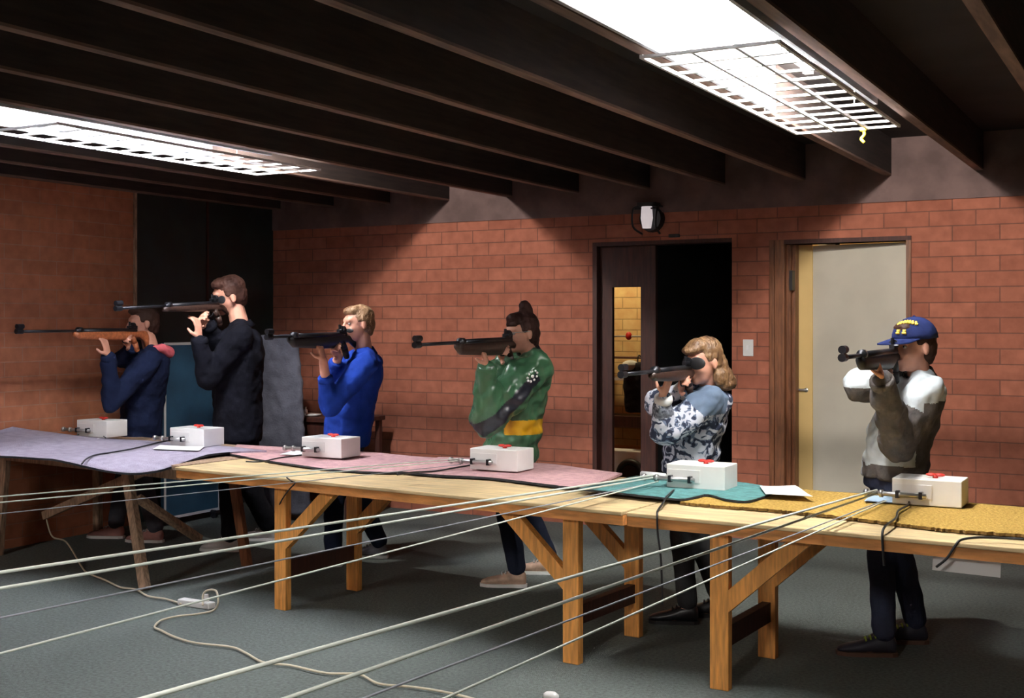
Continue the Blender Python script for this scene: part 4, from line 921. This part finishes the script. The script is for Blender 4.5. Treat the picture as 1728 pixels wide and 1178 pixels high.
def c_paint(c):
    k_ = (c.z-h6.z)/(n6.z-h6.z)
    ax = wL6-eL6; a1 = max(0, min(1, (c-eL6).dot(ax)/ax.length_squared)); dF = (c-(eL6+ax*a1)).length
    ax = eL6-sL6; a2 = max(0, min(1, (c-sL6).dot(ax)/ax.length_squared)); dU = (c-(sL6+ax*a2)).length
    if dF < .105 and a1 > .12: return 1
    if dU < .12 and a2 > .35: return 1
    ax = wR6-eR6; a3 = max(0, min(1, (c-eR6).dot(ax)/ax.length_squared))
    if (c-(eR6+ax*a3)).length < .1 and c.z < eR6.z-.01: return 1
    if k_ < .12+.05*noise.noise(c*12) and (c-h6).dot(l) > .0: return 1
    if (c-n6.lerp(h6, .5)).dot(f) < -.02 and k_ < .75: return 1
    return 0
M_CAP = fabric('navy_cap_cloth', (.014, .022, .085))
def capx(t, top, hd, R, s, sp, l, f, k):
    def W(p): return hd+R @ (V(p)*s)
    bm = bmesh.new(); secs = []
    for i in range(8):
        a = math.pi/2*i/7.2; r = math.cos(a); secs.append((W((-.012, 0, .040+.100*math.sin(a))), R @ V((.110*r*s, 0, 0)), R @ V((0, .092*r*s, 0))))
    rings(bm, secs, 26); cp = obj('cap', bm, M_CAP, t, smooth=True)
    cp['label'] = 'navy peaked cap with yellow lettering'
    bm = bmesh.new(); n = 14; tp = []; bt = []
    for i in range(n+1):
        a = -math.pi/2*.82 + math.pi*.82*i/n; inner = V((-.012+.103*math.cos(a), .088*math.sin(a), .046)); outer = V((.02+.165*math.cos(a*.85), .085*math.sin(a), .030-.0*math.cos(a)+.012*(math.cos(a))*-.3))
        tp.append((bm.verts.new(W(inner)), bm.verts.new(W(outer)))); bt.append((bm.verts.new(W(inner-V((0,0,.005)))), bm.verts.new(W(outer-V((0,0,.005))))))
    for i in range(n):
        bm.faces.new((tp[i][0], tp[i][1], tp[i+1][1], tp[i+1][0])); bm.faces.new((bt[i][0], bt[i+1][0], bt[i+1][1], bt[i][1]))
        bm.faces.new((tp[i][1], bt[i][1], bt[i+1][1], tp[i+1][1])); bm.faces.new((tp[i][0], tp[i+1][0], bt[i+1][0], bt[i][0]))
    for i in (0, n): bm.faces.new((tp[i][0], bt[i][0], bt[i][1], tp[i][1]))
    obj('peak', bm, M_CAP, cp, smooth=False)
    bm = bmesh.new()
    def onc(az, el_, out=1.03):
        r = math.cos(el_); return W((-.012+.110*r*math.cos(az)*out, .092*r*math.sin(az)*out, .040+.100*math.sin(el_)*out))
    # arched line of letters and a pair of smaller ones below
    for i in range(7):
        az = math.radians(-8+11*i); e0 = math.radians(44+6*math.sin(math.pi*i/6)); 
        a_, b_2 = onc(az, e0-.09), onc(az+.05, e0+.10); tube(bm, [a_, b_2], .0055, 6); tube(bm, [onc(az+.12, e0-.06), onc(az-.01, e0+.03)], .0045, 6)
    for i in range(2):
        az = math.radians(8+19*i); tube(bm, [onc(az-.10, .30), onc(az+.10, .30)], .006, 6); tube(bm, [onc(az-.08, .42), onc(az+.08, .42)], .006, 6); tube(bm, [onc(az-.06, .30), onc(az+.05, .42)], .006, 6)
    obj('lettering', bm, mat('yellow_thread', (.75, .55, .08), .6), cp)
    bm = bmesh.new(); ell(bm, W((-.012, 0, .141)), (.007, .007, .004)); obj('button', bm, M_CAP, cp)
person('person in a navy peaked cap and pale jacket aiming at the far right', (J['hip'].x, 6.13), 1.60, f, J, dict(top=pale, topc=dkp, cuff=dkp, trousers=fabric('dark_blue_jeans', (.035, .042, .075)), shoe=mat('dark_hightop', (.03, .03, .045), .5), laces=mat('lime_laces', (.32, .45, .05), .6), sole=mat('brown_sole', (.12, .06, .04), .6), hair=M_HB), hair_short, [foot(1545, 1085), foot(1492, 1106)], shirt_fn=([pale, dkp], c_paint), jacket_pad=1.25, extra=capx, headsc=1.05, fold=.034)
rifle('short black air rifle with ring sight aimed by the capped shooter', J['mz'], J['rear'], .30, M_BLKPL, .08)
